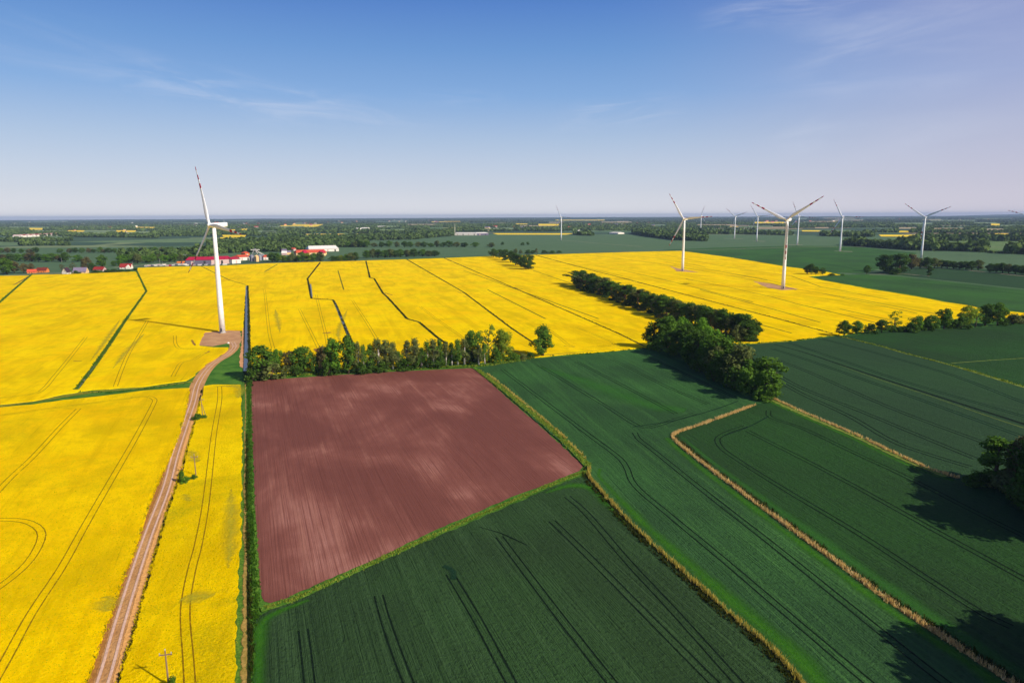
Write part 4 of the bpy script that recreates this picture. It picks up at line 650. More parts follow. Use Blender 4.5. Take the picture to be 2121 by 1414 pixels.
# right edge and the trees just outside it that throw the long shadows
row([(2060, 1003, 908, 78, 'column', 'mid'), (2118, 1015, 900, 70, 'oak', 'brown'), (2130, 1035, 930, 80, 'column', 'dark'), (2030, 1005, 978, 50, 'bush', 'dark'), (2080, 1018, 975, 60, 'bush', 'greygreen'), (2185, 1050, 890, 110, 'column', 'dark'), (2260, 1080, 900, 120, 'column', 'dark'), (2225, 1120, 930, 120, 'oak', 'dark'), (2330, 1130, 930, 130, 'column', 'mid'), (2160, 1030, 905, 100, 'oak', 'dark'), (2205, 1085, 915, 110, 'column', 'dark'), (2270, 1140, 945, 120, 'column', 'dark'), (2150, 1060, 960, 100, 'bush', 'dark'), (2100, 1040, 1000, 60, 'bush', 'dark')], 'in the clump at the right edge', 'trees at the right edge')
row([(2400, 1450, 1195, 190, 'column', 'dark'), (2490, 1500, 1210, 210, 'column', 'dark'), (2370, 1490, 1265, 180, 'column', 'mid'), (2420, 1560, 1265, 210, 'oak', 'dark'), (2560, 1440, 1160, 210, 'column', 'dark'), (2450, 1480, 1210, 200, 'oak', 'dark'), (2370, 1530, 1280, 190, 'column', 'dark'), (2380, 1560, 1400, 170, 'bush', 'dark'), (2510, 1580, 1260, 220, 'column', 'dark'), (2345, 1500, 1240, 125, 'column', 'dark'), (2340, 1445, 1190, 135, 'column', 'dark'), (2375, 1535, 1275, 150, 'column', 'dark'), (2330, 1440, 1180, 150, 'oak', 'dark'), (2345, 1575, 1325, 120, 'column', 'dark'), (2370, 1470, 1190, 170, 'column', 'dark')], 'in the lower right shadow group', 'trees beyond the lower right')
# small groups in the yellow and beyond
row([(1672, 568, 549, 16, 'oak', 'dark'), (1680, 569, 546, 18, 'oak', 'dark'), (1690, 569, 552, 14, 'oak', 'dark'), (1703, 569, 554, 14, 'oak', 'dark'), (1723, 571, 566, 14, 'bush', 'dark'), (1745, 571, 567, 8, 'bush', 'mid')], 'in the clump behind the nearest right turbine', 'clump behind the nearest right turbine')
row([(1795, 568, 549, 16, 'oak', 'dark'), (1832, 563, 527, 30, 'column', 'dark'), (1840, 567, 545, 24, 'bush', 'dark'), (1861, 567, 526, 36, 'column', 'dark'), (1858, 569, 556, 22, 'bush', 'dark'), (1888, 558, 526, 24, 'tall', 'brown'), (1905, 556, 534, 20, 'oak', 'greygreen'), (1924, 572, 551, 12, 'column', 'dark'), (1918, 557, 532, 22, 'oak', 'dark'), (1935, 556, 534, 22, 'oak', 'greygreen'), (1950, 555, 538, 20, 'oak', 'dark'), (1962, 556, 539, 20, 'oak', 'dark'), (1975, 557, 541, 18, 'oak', 'dark'), (1988, 558, 541, 18, 'oak', 'dark'), (2000, 559, 541, 18, 'oak', 'dark'), (2012, 560, 540, 20, 'oak', 'dark'), (2026, 560, 538, 20, 'oak', 'greygreen'), (2050, 565, 545, 18, 'oak', 'dark'), (2063, 565, 545, 18, 'oak', 'dark'), (2076, 566, 544, 20, 'oak', 'dark'), (2089, 567, 546, 18, 'oak', 'greygreen'), (2103, 568, 548, 20, 'oak', 'dark'), (2117, 569, 549, 20, 'oak', 'dark'), (2134, 570, 549, 20, 'oak', 'dark')], 'in the dark group right of the turbines', 'dark tree group on the right')
row([(1022, 533, 515, 18, 'oak', 'dark'), (1034, 536, 516, 20, 'oak', 'dark'), (1046, 540, 517, 22, 'column', 'dark'), (1058, 544, 519, 22, 'oak', 'dark'), (1068, 550, 524, 24, 'oak', 'dark'), (1080, 553, 527, 26, 'column', 'dark'), (1095, 558, 528, 30, 'column', 'dark')], 'in the clump topping the yellow field', 'dark clump at the top of the yellow field')
row([(1068, 526, 515, 10, 'oak', 'greygreen'), (1078, 526, 517, 10, 'birch', 'greygreen'), (1094, 527, 517, 12, 'oak', 'dark'), (1103, 526, 518, 10, 'oak', 'dark'), (1111, 526, 514, 8, 'birch', 'greygreen'), (1127, 525, 518, 14, 'bush', 'dark'), (1143, 525, 519, 14, 'bush', 'dark'), (1158, 524, 519, 12, 'bush', 'dark')], 'in the low line behind the dark clump', 'low trees behind the dark clump')
row([(x, 534.5-i*.35, 516+random.uniform(-1, 3), random.uniform(15, 20), 'tall', ['mid', 'greygreen', 'dark'][i % 3]) for i, x in enumerate([760, 772, 783, 797, 808, 818, 830, 843, 858, 875, 888, 900])], 'in the even row behind the yellow field', 'even row behind the yellow field')
row([(x, 512, 499+random.uniform(-1, 4), random.uniform(12, 18), ['oak', 'tall'][i % 2], ['mid', 'greygreen', 'dark'][i % 3]) for i, x in enumerate([722, 736, 748, 760, 775, 790, 806, 822, 838, 850, 866, 878, 892, 905, 918, 930, 946, 962, 984, 1018])], 'in the broken row in the far green field', 'broken row in the far field')
row([(1083, 508, 502, 8, 'bush', 'dark'), (1092, 507, 501, 7, 'bush', 'dark'), (1041, 507, 501, 7, 'bush', 'dark'), (1285, 477, 473, 5, 'bush', 'dark')], 'of the lone shrubs in the far green field', 'lone shrubs in the far field')
# around the left houses
row([(14, 568, 534, 28, 'tall', 'mid'), (30, 566, 540, 22, 'oak', 'brown'), (50, 566, 545, 20, 'oak', 'brown'), (66, 560, 545, 14, 'oak', 'brown'), (128, 561, 547, 12, 'sparse', 'brown'), (150, 560, 544, 16, 'sparse', 'brown'), (180, 560, 532, 20, 'tall', 'brown'), (190, 561, 544, 16, 'oak', 'dark'), (212, 553, 528, 22, 'tall', 'mid'), (236, 551, 540, 10, 'column', 'mid'), (248, 551, 538, 10, 'column', 'bright'), (-12, 566, 538, 26, 'oak', 'dark')], 'among the trees around the left houses', 'trees around the left houses')
row([(x, 542+random.uniform(-1, 1), 524+random.uniform(-3, 4), random.uniform(16, 24), ['oak', 'tall'][i % 2], ['mid', 'brown', 'dark', 'bright'][i % 4]) for i, x in enumerate([-8, 8, 22, 38, 52, 66, 80, 95, 108, 126, 136, 161])], 'in the far row left of the village', 'far row left of the village')
row([(x, 524, 513+random.uniform(-2, 3), random.uniform(10, 15), 'oak', ['mid', 'brown', 'dark'][i % 3]) for i, x in enumerate([4, 16, 30, 44, 60, 75, 124, 145, 156, 169, 184, 194, 208, 216, 226, 238, 255, 270, 283, 293, 312, 322, 336, 348])], 'in the second far row behind the left fields', 'second far row on the left')
# front edge of the village wood
vr = []
for i, x in enumerate(np.arange(252, 402, 11)): vr.append((float(x), 548-(x-250)*.045+random.uniform(-4, 0), 527+random.uniform(-3, 4), random.uniform(15, 21), ['oak', 'tall'][i % 2], ['bright', 'mid', 'mid', 'greygreen'][i % 4]))
for i, x in enumerate([564, 574, 586, 598, 606, 614, 625, 636, 651, 664, 690, 698, 706, 718, 727, 736]): vr.append((x, 543-(x-560)*.012, 523+random.uniform(-2, 8), random.uniform(14, 20), ['oak', 'tall'][i % 2], ['dark', 'mid', 'yellowgreen', 'mid', 'greygreen'][i % 5]))
row(vr, 'along the front of the village wood', 'front of the village wood')

# woods that read as one mass
def wood_mesh(P, hgt, nq, r, ratio=.55, m='far', name='wood'):
    """P n x 2 roots, hgt n heights; each tree a lumpy crown of nq leaf clumps"""
    n = len(P); Ps = np.repeat(P, nq, 0); hh = np.repeat(hgt, nq); d = r.normal(0, 1, (n*nq, 3)); d /= np.linalg.norm(d, axis=1)[:, None]
    rad = r.uniform(.75, 1.05, n*nq); wr = np.repeat(hgt*ratio*r.uniform(.8, 1.2, n), nq)
    C = np.column_stack([Ps[:, 0]+d[:, 0]*wr*rad, Ps[:, 1]+d[:, 1]*wr*rad, hh*.55+d[:, 2]*hh*.45*rad])
    V = quads(C, d, hh*(.30 if nq > 20 else .42), r); ti = np.clip(np.repeat(r.uniform(0, .75, n), nq)+r.uniform(0, .25, n*nq), 0, 1)
    return mesh_np(name, V, 4, LEAF[m], ti)
def wood(lines, label, hr=(9, 15), space=7, nq=36, m='far', ratio=.42):
    """lines: (pixel polyline of the near edge, depth in metres)"""
    Q = []
    for P, dep in lines:
        W = [at(x, y)[:2] for x, y in P]
        for a, b in zip(W[:-1], W[1:]):
            L = np.linalg.norm(b-a); k = max(1, int(L*max(dep, space)/space**2*.8)); u = rng.random(k)[:, None]; q = a+(b-a)*u; v = q/np.linalg.norm(q, axis=1)[:, None]; Q.append(q+v*(rng.random(k)*dep)[:, None])
    Q = np.concatenate(Q); hgt = rng.uniform(*hr, len(Q)); big = rng.random(len(Q)) < .12; hgt[big] *= 1.3
    return tag(link('wood', wood_mesh(Q, hgt, nq, rng, ratio, m)), label, 'wood', kind='stuff')
wood([([(250, 545), (330, 538), (420, 530)], 160), ([(400, 538), (440, 531)], 150), ([(440, 527), (520, 523), (600, 522)], 380), ([(600, 520), (700, 512), (760, 512)], 420)], 'green wood around the village and silos', (9, 16), 11, 40, 'far')
wood([([(560, 503), (700, 500), (850, 497), (940, 488)], 500), ([(430, 510), (560, 505)], 300)], 'grey green wood band behind the village', (10, 16), 15, 26, 'far')
wood([([(145, 491), (220, 492)], 200), ([(225, 492), (330, 493)], 120), ([(0, 501), (60, 502), (150, 499)], 120), ([(35, 509), (145, 509)], 50)], 'dark woods far left', (9, 15), 14, 24)
wood([([(840, 480), (890, 479)], 200), ([(720, 484), (850, 484), (980, 477)], 60), ([(1190, 487), (1228, 489)], 120)], 'small woods left of the lone turbine', (10, 17), 14, 20)
wood([([(1312, 485), (1345, 491), (1400, 498), (1463, 500)], 260), ([(1345, 487), (1460, 487)], 200)], 'dark wood behind the upper turbine', (12, 19), 13, 30)
wood([([(1455, 485), (1560, 486), (1640, 488)], 120), ([(1700, 489), (1760, 491), (1810, 491)], 160)], 'tree belt behind the middle turbines', (12, 18), 13, 24)
wood([([(1752, 509), (1800, 512), (1900, 519), (2000, 521), (2040, 523)], 60), ([(2093, 526), (2200, 530)], 150), ([(1860, 509), (1960, 509)], 90)], 'long dark hedge behind the right turbines', (12, 20), 9, 40)
wood([([(2030, 523), (2090, 526)], 14)], 'low hedge joining the long hedge', (3, 6), 5, 16)
wood([([(1900, 499), (2000, 500), (2130, 500), (2250, 502)], 300)], 'grey green wood at the far right', (12, 19), 16, 24)
# horizon woodland: random belts and blocks from 3.5 to 28 km
def far_woods():
    """belts, copses and blocks of wood with open farmland between them, 3.5 to 28 km away"""
    Q = []; Hs = []; r = np.random.default_rng(5)
    for k in range(1500):
        d = 3400*(28000/3400)**(r.random()**.72); a = r.uniform(-.82, .82); c = np.array([math.sin(a)*d, math.cos(a)*d])
        px, py = proj([c[0], c[1], 0])
        lim = 489 if px < 560 else 481 if px < 950 else 479 if px < 1310 else 473 if px < 1900 else 484
        if py > lim or (abs(math.sin(a*37+d/900)) < .45 and d < 12000): continue
        L = r.uniform(80, 900)*(1+d/6000); w_ = r.choice([14, 30, 90, 220])*(1+d/12000); ang = r.normal(0, .35); u = np.array([math.cos(ang), math.sin(ang)]); v = np.array([-u[1], u[0]])
        sp = 8+d/700; n = int(min(240, max(4, L*w_/sp**2*.5+L/sp*.6))); q = c+u*(r.uniform(-.5, .5, n)*L)[:, None]+v*(r.uniform(-.5, .5, n)*w_)[:, None]
        Q.append(q); Hs.append(r.uniform(7, 15, n)*(1+d/60000))
    return np.concatenate(Q), np.concatenate(Hs)
FQ, FH = far_woods()
fd = np.hypot(FQ[:, 0], FQ[:, 1]); keep = fd < 28500
vq = np.column_stack([FQ, np.zeros(len(FQ))])-np.array([0, 0, H]); qq = vq@fw; fx, fy = 1060.5+F*(vq@R_)/qq, 707-F*(vq@U_)/qq; fh = FH*F/qq
for x0, y0, x1, y1, lab in FY: keep &= ~((fx > x0) & (fx < x1) & (fy > y0) & (fy-fh*.8 < y1))
FQ, FH, fd = FQ[keep], FH[keep], fd[keep]
near = fd < 7500
tag(link('wood', wood_mesh(FQ[near], FH[near], 14, rng, .5, 'far')), 'scattered woods and hedges in the middle distance', 'wood', kind='stuff')
tag(link('wood', wood_mesh(FQ[~near], FH[~near], 7, rng, .9, 'vfar')), 'dense woodland fading to the horizon', 'wood', kind='stuff')
# low wooded hills on the horizon
V = []; Fs = []; n = 160
for i in range(n+1):
    a = -.95+1.9*i/n; d = 27800; h = 9+5*math.sin(a*9+1)+4*math.sin(a*23)+3*math.sin(a*61+2)+(60*math.exp(-((a-.66)/.07)**2))
    h = max(h, 3)
    for dd, hh in ((0, 0), (700, h*.8), (1200, h), (2000, 0)): V.append((math.sin(a)*(d+dd), math.cos(a)*(d+dd), hh+(-.2 if hh == 0 else 0)))
for i in range(n):
    for k in range(3): q = i*4+k; Fs.append((q, q+4, q+5, q+1))
tag(link('hills', mesh('hills', V, Fs, mat('wooded hills', grass((.03, .05, .02), (.05, .07, .03))), True)), 'low wooded hills on the horizon', 'hills', kind='structure')

# ------------------------------------------------------------------ wind turbines
HUB, BL = 80.0, 46.0; YAW = A(38)
def blade_mesh():
    V = []; Fs = []; mi = []; n = 12
    st = [0, .03, .07, .12, .2, .3, .4, .5, .62, .70, .77, .85, .93, .985, 1.0]
    ch = [1.9, 1.9, 2.1, 2.9, 3.5, 3.1, 2.6, 2.2, 1.85, 1.6, 1.4, 1.2, 1.0, .7, .25]; th = [1.9, 1.85, 1.5, 1.1, .85, .65, .5, .42, .34, .28, .25, .21, .17, .12, .05]
    for s, c, w_ in zip(st, ch, th):
        tw = A(16)*(1-s)**1.5+A(4)
        for j in range(n):
            q = 2*math.pi*j/n; x = math.cos(q)*c/2-(.18*c if s > .05 else 0); y = math.sin(q)*w_/2*(1 if c-w_ < .3 else (1+.35*math.cos(q)))
            V.append((x*math.cos(tw)-y*math.sin(tw), x*math.sin(tw)+y*math.cos(tw)-1.6*s*s, 1.0+s*(BL-1.0)))   # prebend upwind (-y)
    for i in range(len(st)-1):
        red = (.62 <= st[i] < .70) or (.77 <= st[i] < .85) or st[i] >= .93
        for j in range(n): k = (j+1) % n; Fs.append((i*n+j, i*n+k, (i+1)*n+k, (i+1)*n+j)); mi.append(1 if red else 0)
    Fs.append(tuple((len(st)-1)*n+j for j in range(n))); mi.append(1)
    return mesh('blade', V, Fs, [M['white'], M['red']], True, mi)
BLADE = blade_mesh()
def tower_mb():
    mb = MB(); mb.tube([(0, 0, 0), (0, 0, .4)], [2.7, 2.7], 28, 1); mb.tube([(0, 0, .4), (0, 0, 20), (0, 0, 40), (0, 0, 60), (0, 0, 78.3)], [2.1, 1.92, 1.72, 1.5, 1.28], 28, 0)
    for z, q in ((20, 1.92), (40, 1.72), (60, 1.5)): mb.tube([(0, 0, z-.08), (0, 0, z+.08)], [q+.03, q+.03], 28, 0)
    return mb
def nacelle_mb():
    mb = MB(); sec = [(-2.0, 1.45, -1.4, 1.45), (-1.2, 1.75, -1.7, 1.8), (3, 1.85, -1.75, 1.9), (7.0, 1.8, -1.5, 1.95), (9.2, 1.75, -1.2, 2.15), (9.9, 1.6, -.9, 2.1)]; V = []; Fs = []; n = 12
    for y, hw, z0, z1 in sec:
        for j in range(n):
            q = 2*math.pi*(j+.5)/n; c, s = math.cos(q), math.sin(q); e = .42; V.append((hw*abs(c)**e*(1 if c > 0 else -1), y, (z0+z1)/2+(z1-z0)/2*abs(s)**e*(1 if s > 0 else -1)))
    for i in range(len(sec)-1):
        for j in range(n): k = (j+1) % n; Fs.append((i*n+k, i*n+j, (i+1)*n+j, (i+1)*n+k))
    Fs.append(tuple(range(n))); Fs.append(tuple((len(sec)-1)*n+j for j in range(n))[::-1]); mb.add(V, Fs); return mb
TM = {}
def make_turbine():
    root = empty('wind_turbine', (0, 0, 0))
    tw = tower_mb().build('tower', [M['white'], M['concrete']], root, smooth=True)
    MB().box(-.5, .5, -2.16, -2.0, 1.6, 3.8).box(-.8, .8, -3.4, -2.0, 1.3, 1.45).build('door', M['dkgrey'], tw)
    nc = nacelle_mb().build('nacelle', M['white'], root, (0, 0, HUB), smooth=True); nc.rotation_euler = (0, 0, -YAW)
    MB().tube([(0, 8.2, 2), (0, 8.2, 4.4)], [.08, .05], 6).box(-.5, .5, 8.1, 8.3, 3.6, 3.7).build('wind_vane', M['white'], nc)
    for y in (1.2, 3.2): MB().tube([(0, y, 1.85), (0, y, 2.5)], [.35, .3], 10).build('beacon_light', M['red'], nc)
    hb = MB(); P = [(0, -5.0, 0), (0, -4.8, 0), (0, -4.2, 0), (0, -3.2, 0), (0, -2.05, 0)]; hb.tube(P, [.15, .7, 1.25, 1.6, 1.62], 20)
    h = hb.build('hub', M['white'], root, (0, 0, HUB), smooth=True); h.rotation_euler = (A(-4), 0, -YAW)
    for k in range(3):
        b = link('blade', BLADE, root)
    return root
def copy_tree(o, parent=None):
    c = o.copy(); COL.objects.link(c); c.parent = parent
    for ch in [q for q in list(o.children)]: copy_tree(ch, c)
    return c
def set_rotor(root, th):
    a = Vector((-math.sin(YAW), -math.cos(YAW), 0)); tl = A(5); a = (a*math.cos(tl)+Vector((0, 0, math.sin(tl)))).normalized()
    h = a.cross(Vector((0, 0, 1))).normalized(); v = h.cross(a).normalized(); k = 0
    for ch in root.children:
        if ch.name.split('.')[0] == 'blade':
            q = th+k*2*math.pi/3; z = v*math.cos(q)+h*math.sin(q); y = -a; x = y.cross(z).normalized(); c = Vector((0, 0, HUB))+a*3.3
            ch.matrix_local = Matrix(((x.x, y.x, z.x, c.x), (x.y, y.y, z.y, c.y), (x.z, y.z, z.z, c.z), (0, 0, 0, 1))); k += 1
TB = [(461, 689, 22, 'white wind turbine standing left beside the dirt track pad', ZY-1), (1621.5, 599, 64, 'nearest right white wind turbine, one blade hanging down its tower', 0), (1413.5, 562, 34, 'white wind turbine at the top of the yellow field', 0), (1450.8, 486.5, 103, 'white wind turbine half behind the dark wood', 0), (1521, 494.5, 50, 'far white wind turbine, leftmost of the three in the green plain', 0), (1567, 500, 35, 'far white wind turbine, middle of the three in the green plain', 0), (1651, 507.5, 25, 'far white wind turbine seen behind the nearest right turbine', 0), (1739.7, 520.5, 29, 'white wind turbine with blade pointing right, above the long hedge', 0), (1908, 533.5, 55, 'rightmost whole white wind turbine, above the dark tree group', 0), (2131, 531, 74, 'wind turbine at the right border, only a blade tip in view', 0), (1162.3, 497, 28, 'lone far white wind turbine in the middle plain', 0)]
proto = make_turbine()
for i, (x, y, th, lab, z) in enumerate(TB):
    o = proto if i == 0 else copy_tree(proto); P = at(x, y, 0); o.location = P; set_rotor(o, A(th)); tag(o, lab, 'wind turbine', 'wind turbines of the wind farm')

# ------------------------------------------------------------------ utility poles with their shrubs
def pole(x, yb, yt, label, brace=True):
    P, h, s = size_at(x, yb, yt, 0); e = empty('utility_pole', P, A(12))
    MB().tube([(0, 0, 0), (0, 0, h)], [.19, .12], 10).build('post', M['wood'], e)
    if brace: MB().tube([(1.5, 0, 0), (.1, 0, h*.72)], [.14, .1], 8).build('brace', M['wood'], e)
    ca = MB().box(-1.1, 1.1, -.08, .08, h-.9, h-.72).build('crossarm', M['wood'], e)
    for dx in (-1.0, 1.0): MB().tube([(dx, 0, h-.72), (dx, 0, h-.38)], [.07, .1], 8).build('insulator', M['insul'], ca)
    MB().tube([(0, 0, h), (0, 0, h+.35)], [.07, .1], 8).build('insulator', M['insul'], e)
    return tag(e, label, 'utility pole', 'wooden utility poles beside the track')
pole(420, 866, 824, 'wooden utility pole with brace, farthest of the three beside the track')
pole(406, 986, 942, 'wooden utility pole with crossarm, middle of the three beside the track', False)
pole(350, 1424, 1347, 'wooden utility pole with crossarm, nearest, at the lower edge', False)
row([(410, 868, 857, 22, 'bush', 'mid'), (424, 866, 859, 12, 'bush', 'bright')], 'at the foot of the farthest utility pole', 'shrubs at the farthest pole', z=.3)
row([(378, 998, 974, 13, 'bush', 'mid'), (388, 1000, 987, 20, 'bush', 'bright'), (402, 992, 983, 14, 'bush', 'mid'), (374, 985, 976, 9, 'bush', 'mid')], 'beside the middle utility pole', 'shrubs at the middle pole', z=.3)
row([(358, 1430, 1400, 22, 'bush', 'mid')], 'at the foot of the nearest utility pole', 'shrub at the nearest pole', z=.3)
o = MB(); P = at(473, 711); o.tube([(0, 0, 0), (0, 0, .5), (0, 0, .9)], [.9, .8, .3], 9); tag(o.build('straw_heap', M['roof_white'], None, P, True), 'small white heap on the gravel pad of the left turbine', 'heap')

# ------------------------------------------------------------------ buildings
def house(x, yb, wid, dep, hw, hr, rz, wall, roof, label, name='house', cat='house', nwin=2, chim=True, hip=0, group=None, white_gable=False):
    P = at(x, yb); e = empty(name, P, rz); W, D = wid/2, dep/2
    wl = MB(); wl.box(-W, W, -D, D, 0, hw); wl.add([(-W, -D, hw), (-W, D, hw), (-W, 0, hw+hr-.2)], [(0, 1, 2)]); wl.add([(W, -D, hw), (W, D, hw), (W, 0, hw+hr-.2)], [(0, 2, 1)]); wb = wl.build('wall', M[wall], e)
    o_ = .5; th = .25; s = (hr/D)
    rf = MB()
    V = []
    for xx, ins in ((-W-o_, hip), (W+o_, -hip)):
        V += [(xx, -D-o_, hw-o_*s), (xx+ins, 0, hw+hr), (xx, D+o_, hw-o_*s), (xx, -D-o_, hw-o_*s-th), (xx+ins, 0, hw+hr-th), (xx, D+o_, hw-o_*s-th)]
    rf.add(V, [(0, 6, 7, 1), (1, 7, 8, 2), (3, 4, 10, 9), (4, 5, 11, 10), (0, 3, 9, 6), (2, 8, 11, 5), (0, 1, 4, 3), (1, 2, 5, 4), (6, 9, 10, 7), (7, 10, 11, 8)]); r_ = rf.build('roof', M[roof], e)
    if chim: MB().box(W*.3-.4, W*.3+.4, -.4, .4, hw+hr-.8, hw+hr+1.0).build('chimney', M['wall_brown'], r_)
    for k in range(nwin):
        cx = -W+(k+.5)*wid/nwin; MB().box(cx-.6, cx+.6, -D-.06, -D+.05, 1.0, 2.3).build('window', M['glass'], e)
    if hr > 2.5 and nwin: MB().box(-W-.06, -W+.05, -.6, .6, hw+.4, hw+1.6).build('window', M['glass'], e); MB().box(W-.05, W+.06, -.6, .6, hw+.4, hw+1.6).build('window', M['glass'], e)
    if nwin: MB().box(-.5, .5, -D-.07, -D+.05, 0, 2.1).build('door', M['roof_brown'], e)
    return tag(e, label, cat, group)
HG = 'houses in front of the left fields'
house(67, 566, 12, 8, 3, 3.4, A(25), 'wall_orange', 'roof_orange', 'small orange house, leftmost of the roadside houses', group=HG)
house(89, 564.5, 15, 9, 4.2, 4, A(5), 'wall_orange', 'roof_brown', 'brown roofed house with orange wall, second from the left', group=HG)
house(138, 567.3, 8, 9, 3.6, 6, A(80), 'wall_white', 'roof_dark', 'white gabled house with steep dark roof', group=HG)
house(168, 566, 19, 11, 3.4, 6, A(8), 'wall_cream', 'roof_grey', 'wide house with big grey roof and cream walls', group=HG, nwin=4)
house(207, 561.5, 17, 9, 3.2, 4, A(-4), 'wall_pink', 'roof_tile', 'pinkish house with faded tile roof behind bushes', group=HG, nwin=3)
hh = house(262, 556.5, 18, 10, 3.4, 5.5, A(6), 'wall_white', 'roof_tile', 'white house with red roof and white front gable', group=HG, nwin=3)
gb = MB(); gb.add([(1.5, -6.6, 0), (8.5, -6.6, 0), (8.5, -6.6, 3.2), (5, -6.6, 6.6), (1.5, -6.6, 3.2), (1.5, -4.9, 0), (8.5, -4.9, 0), (8.5, -4.9, 3.2), (5, -2, 6.6), (1.5, -4.9, 3.2)], [(0, 1, 2, 3, 4), (0, 4, 9, 5), (1, 6, 7, 2), (4, 3, 8, 9), (3, 2, 7, 8)]); gb.build('front_gable', M['wall_white'], hh)
row([(158, 567.5, 560.5, 14, 'bush', 'dark'), (197, 566, 559, 14, 'bush', 'dark'), (222, 564, 558, 16, 'bush', 'dark'), (236, 563.5, 557, 16, 'bush', 'dark'), (250, 563, 558, 14, 'bush', 'dark'), (268, 563, 558, 16, 'bush', 'dark'), (280, 560, 555, 10, 'bush', 'dark'), (205, 565, 560, 14, 'bush', 'mid')], 'among the garden shrubs of the roadside houses', 'garden shrubs')
# farm
def barn(x0, y0, x1, y1, ytop, dep, hr, wall, roof, label, name='barn', hip=3, doors=3):
    """long building whose near wall foot runs from pixel (x0, y0) to (x1, y1)"""
    a, b = at(x0, y0), at(x1, y1); L = np.linalg.norm(b-a); rz = math.atan2(b[1]-a[1], b[0]-a[0]); _, h, _ = size_at((x0+x1)/2, (y0+y1)/2, ytop); hw = max(2.5, h*.62) if hr is None else hr[0]; rr = h-hw if hr is None else hr[1]
    u = (b-a)/L; nn = np.array([-u[1], u[0], 0]); c = (a+b)/2+nn*dep/2; e = empty(name, c, rz); W, D = L/2, dep/2
    wl = MB(); wl.box(-W, W, -D, D, 0, hw); wl.build('wall', M[wall], e)
    rf = MB(); V = [(-W-.6, -D-.8, hw), (W+.6, -D-.8, hw), (W+.6, D+.8, hw), (-W-.6, D+.8, hw), (-W+hip, 0, hw+rr), (W-hip, 0, hw+rr)]; rf.add(V, [(0, 1, 5, 4), (1, 2, 5), (2, 3, 4, 5), (3, 0, 4), (0, 3, 2, 1)]); rf.build('roof', M[roof], e)
    for k in range(doors): cx = -W+(k+.5)*L/doors; MB().box(cx-1.8, cx+1.8, -D-.08, -D+.05, 0, hw*.75).build('door', M['dkgrey'] if k % 2 else M['wall_pink'], e)
    return tag(e, label, 'barn')
barn(385, 548.6, 437, 547.6, 534.6, 34, (8.5, 5), 'wall_grey', 'roof_red', 'long grey barn with crimson roof left of the first turbine tower', doors=2)
barn(438, 547.5, 482, 545.6, 534, 34, (8.5, 5), 'wall_pink', 'roof_red', 'pinkish barn with crimson roof right of the first turbine tower', doors=3)
barn(481, 546.2, 499, 545, 536, 26, (8, 3.5), 'wall_white', 'roof_red', 'bright white barn end with dark red roof beside the silos', doors=1)
barn(496, 540, 520, 538.5, 528, 24, None, 'wall_white', 'roof_orange', 'barn with orange roof left of the silos', doors=2)
barn(546, 538.5, 562, 538, 528.5, 20, None, 'wall_white', 'roof_orange', 'white walled building with orange roof right of the silos', doors=2)
barn(508, 530, 517, 529.5, 521, 16, None, 'wall_orange', 'roof_orange', 'small orange house behind the barns', 'house', doors=1)
barn(640, 522, 702, 520.5, 510.5, 60, (7, 7), 'wall_white', 'roof_white', 'long building with bright white roof behind the village trees', 'warehouse', doors=4)
barn(614, 529.5, 677, 527.5, 518, 26, (6, 6), 'wall_cream', 'roof_orange', 'long farm building with orange red roof below the white roof', doors=5)
barn(630, 531, 640, 530.5, 520, 16, (6, 7), 'wall_cream', 'roof_red', 'crimson roofed wing of the village farm', 'house', doors=1)
barn(664, 530, 675, 529.5, 520.5, 14, (6, 6), 'wall_cream', 'roof_red', 'crimson roofed house at the right end of the village farm', 'house', doors=1)
barn(942, 487.6, 988, 487.6, 481.5, 60, (9, 3), 'wall_white', 'roof_white', 'long low white warehouse in the far plain', 'warehouse', doors=4)
barn(988, 487.6, 1012, 487.2, 481.3, 60, (9, 4), 'wall_grey', 'roof_white', 'grey end of the far warehouse row', 'warehouse', doors=2)
barn(776, 472.3, 794, 472.3, 469.2, 80, (9, 5), 'wall_white', 'roof_white', 'tiny far white hall, right of the pair', 'warehouse', doors=1)
barn(733, 476.8, 742, 476.8, 473.6, 50, (9, 5), 'wall_white', 'roof_white', 'tiny far white hall, left of the pair', 'warehouse', doors=1)
barn(746, 475.8, 760, 475.8, 472.8, 50, (9, 5), 'wall_white', 'roof_white', 'tiny far white hall in the middle', 'warehouse', doors=1)
barn(1262, 484.5, 1280, 485, 482, 40, (6, 3), 'wall_white', 'roof_white', 'tiny white greenhouse right of the lone far turbine', 'warehouse', doors=1)
barn(1184, 475.5, 1190, 475.5, 472.5, 40, (8, 6), 'wall_white', 'roof_white', 'tiny white farmhouse right of the lone far turbine', 'house', doors=1)
def silo(x, yb, yt, label, m='steel'):
    P, h, s = size_at(x, yb, yt); e = empty('grain_silo', P); r = 4.1
    bd = MB(); bd.tube([(0, 0, 0), (0, 0, h*.82)], [r, r], 24, cap=False)
    for k in range(1, 8): bd.tube([(0, 0, h*.82*k/8-.12), (0, 0, h*.82*k/8+.12)], [r+.08, r+.08], 24)
    bd.build('body', M[m], e, smooth=True); MB().tube([(0, 0, h*.82), (0, 0, h)], [r+.2, .5], 24).build('cone_roof', M[m], e); MB().box(-.4, .4, -r-.5, -r, 0, h*.82).build('ladder', M['dkgrey'], e)
    return tag(e, label, 'silo', 'grain silos of the farm'), P, h
s1 = silo(522, 541.5, 527, 'left steel grain silo'); s2 = silo(532, 541.8, 528, 'cream grain silo between the steel ones', 'wall_cream'); s3 = silo(538.5, 539.5, 526.5, 'right steel grain silo'); s4 = silo(544, 537, 527, 'small rear grain silo right of the others')
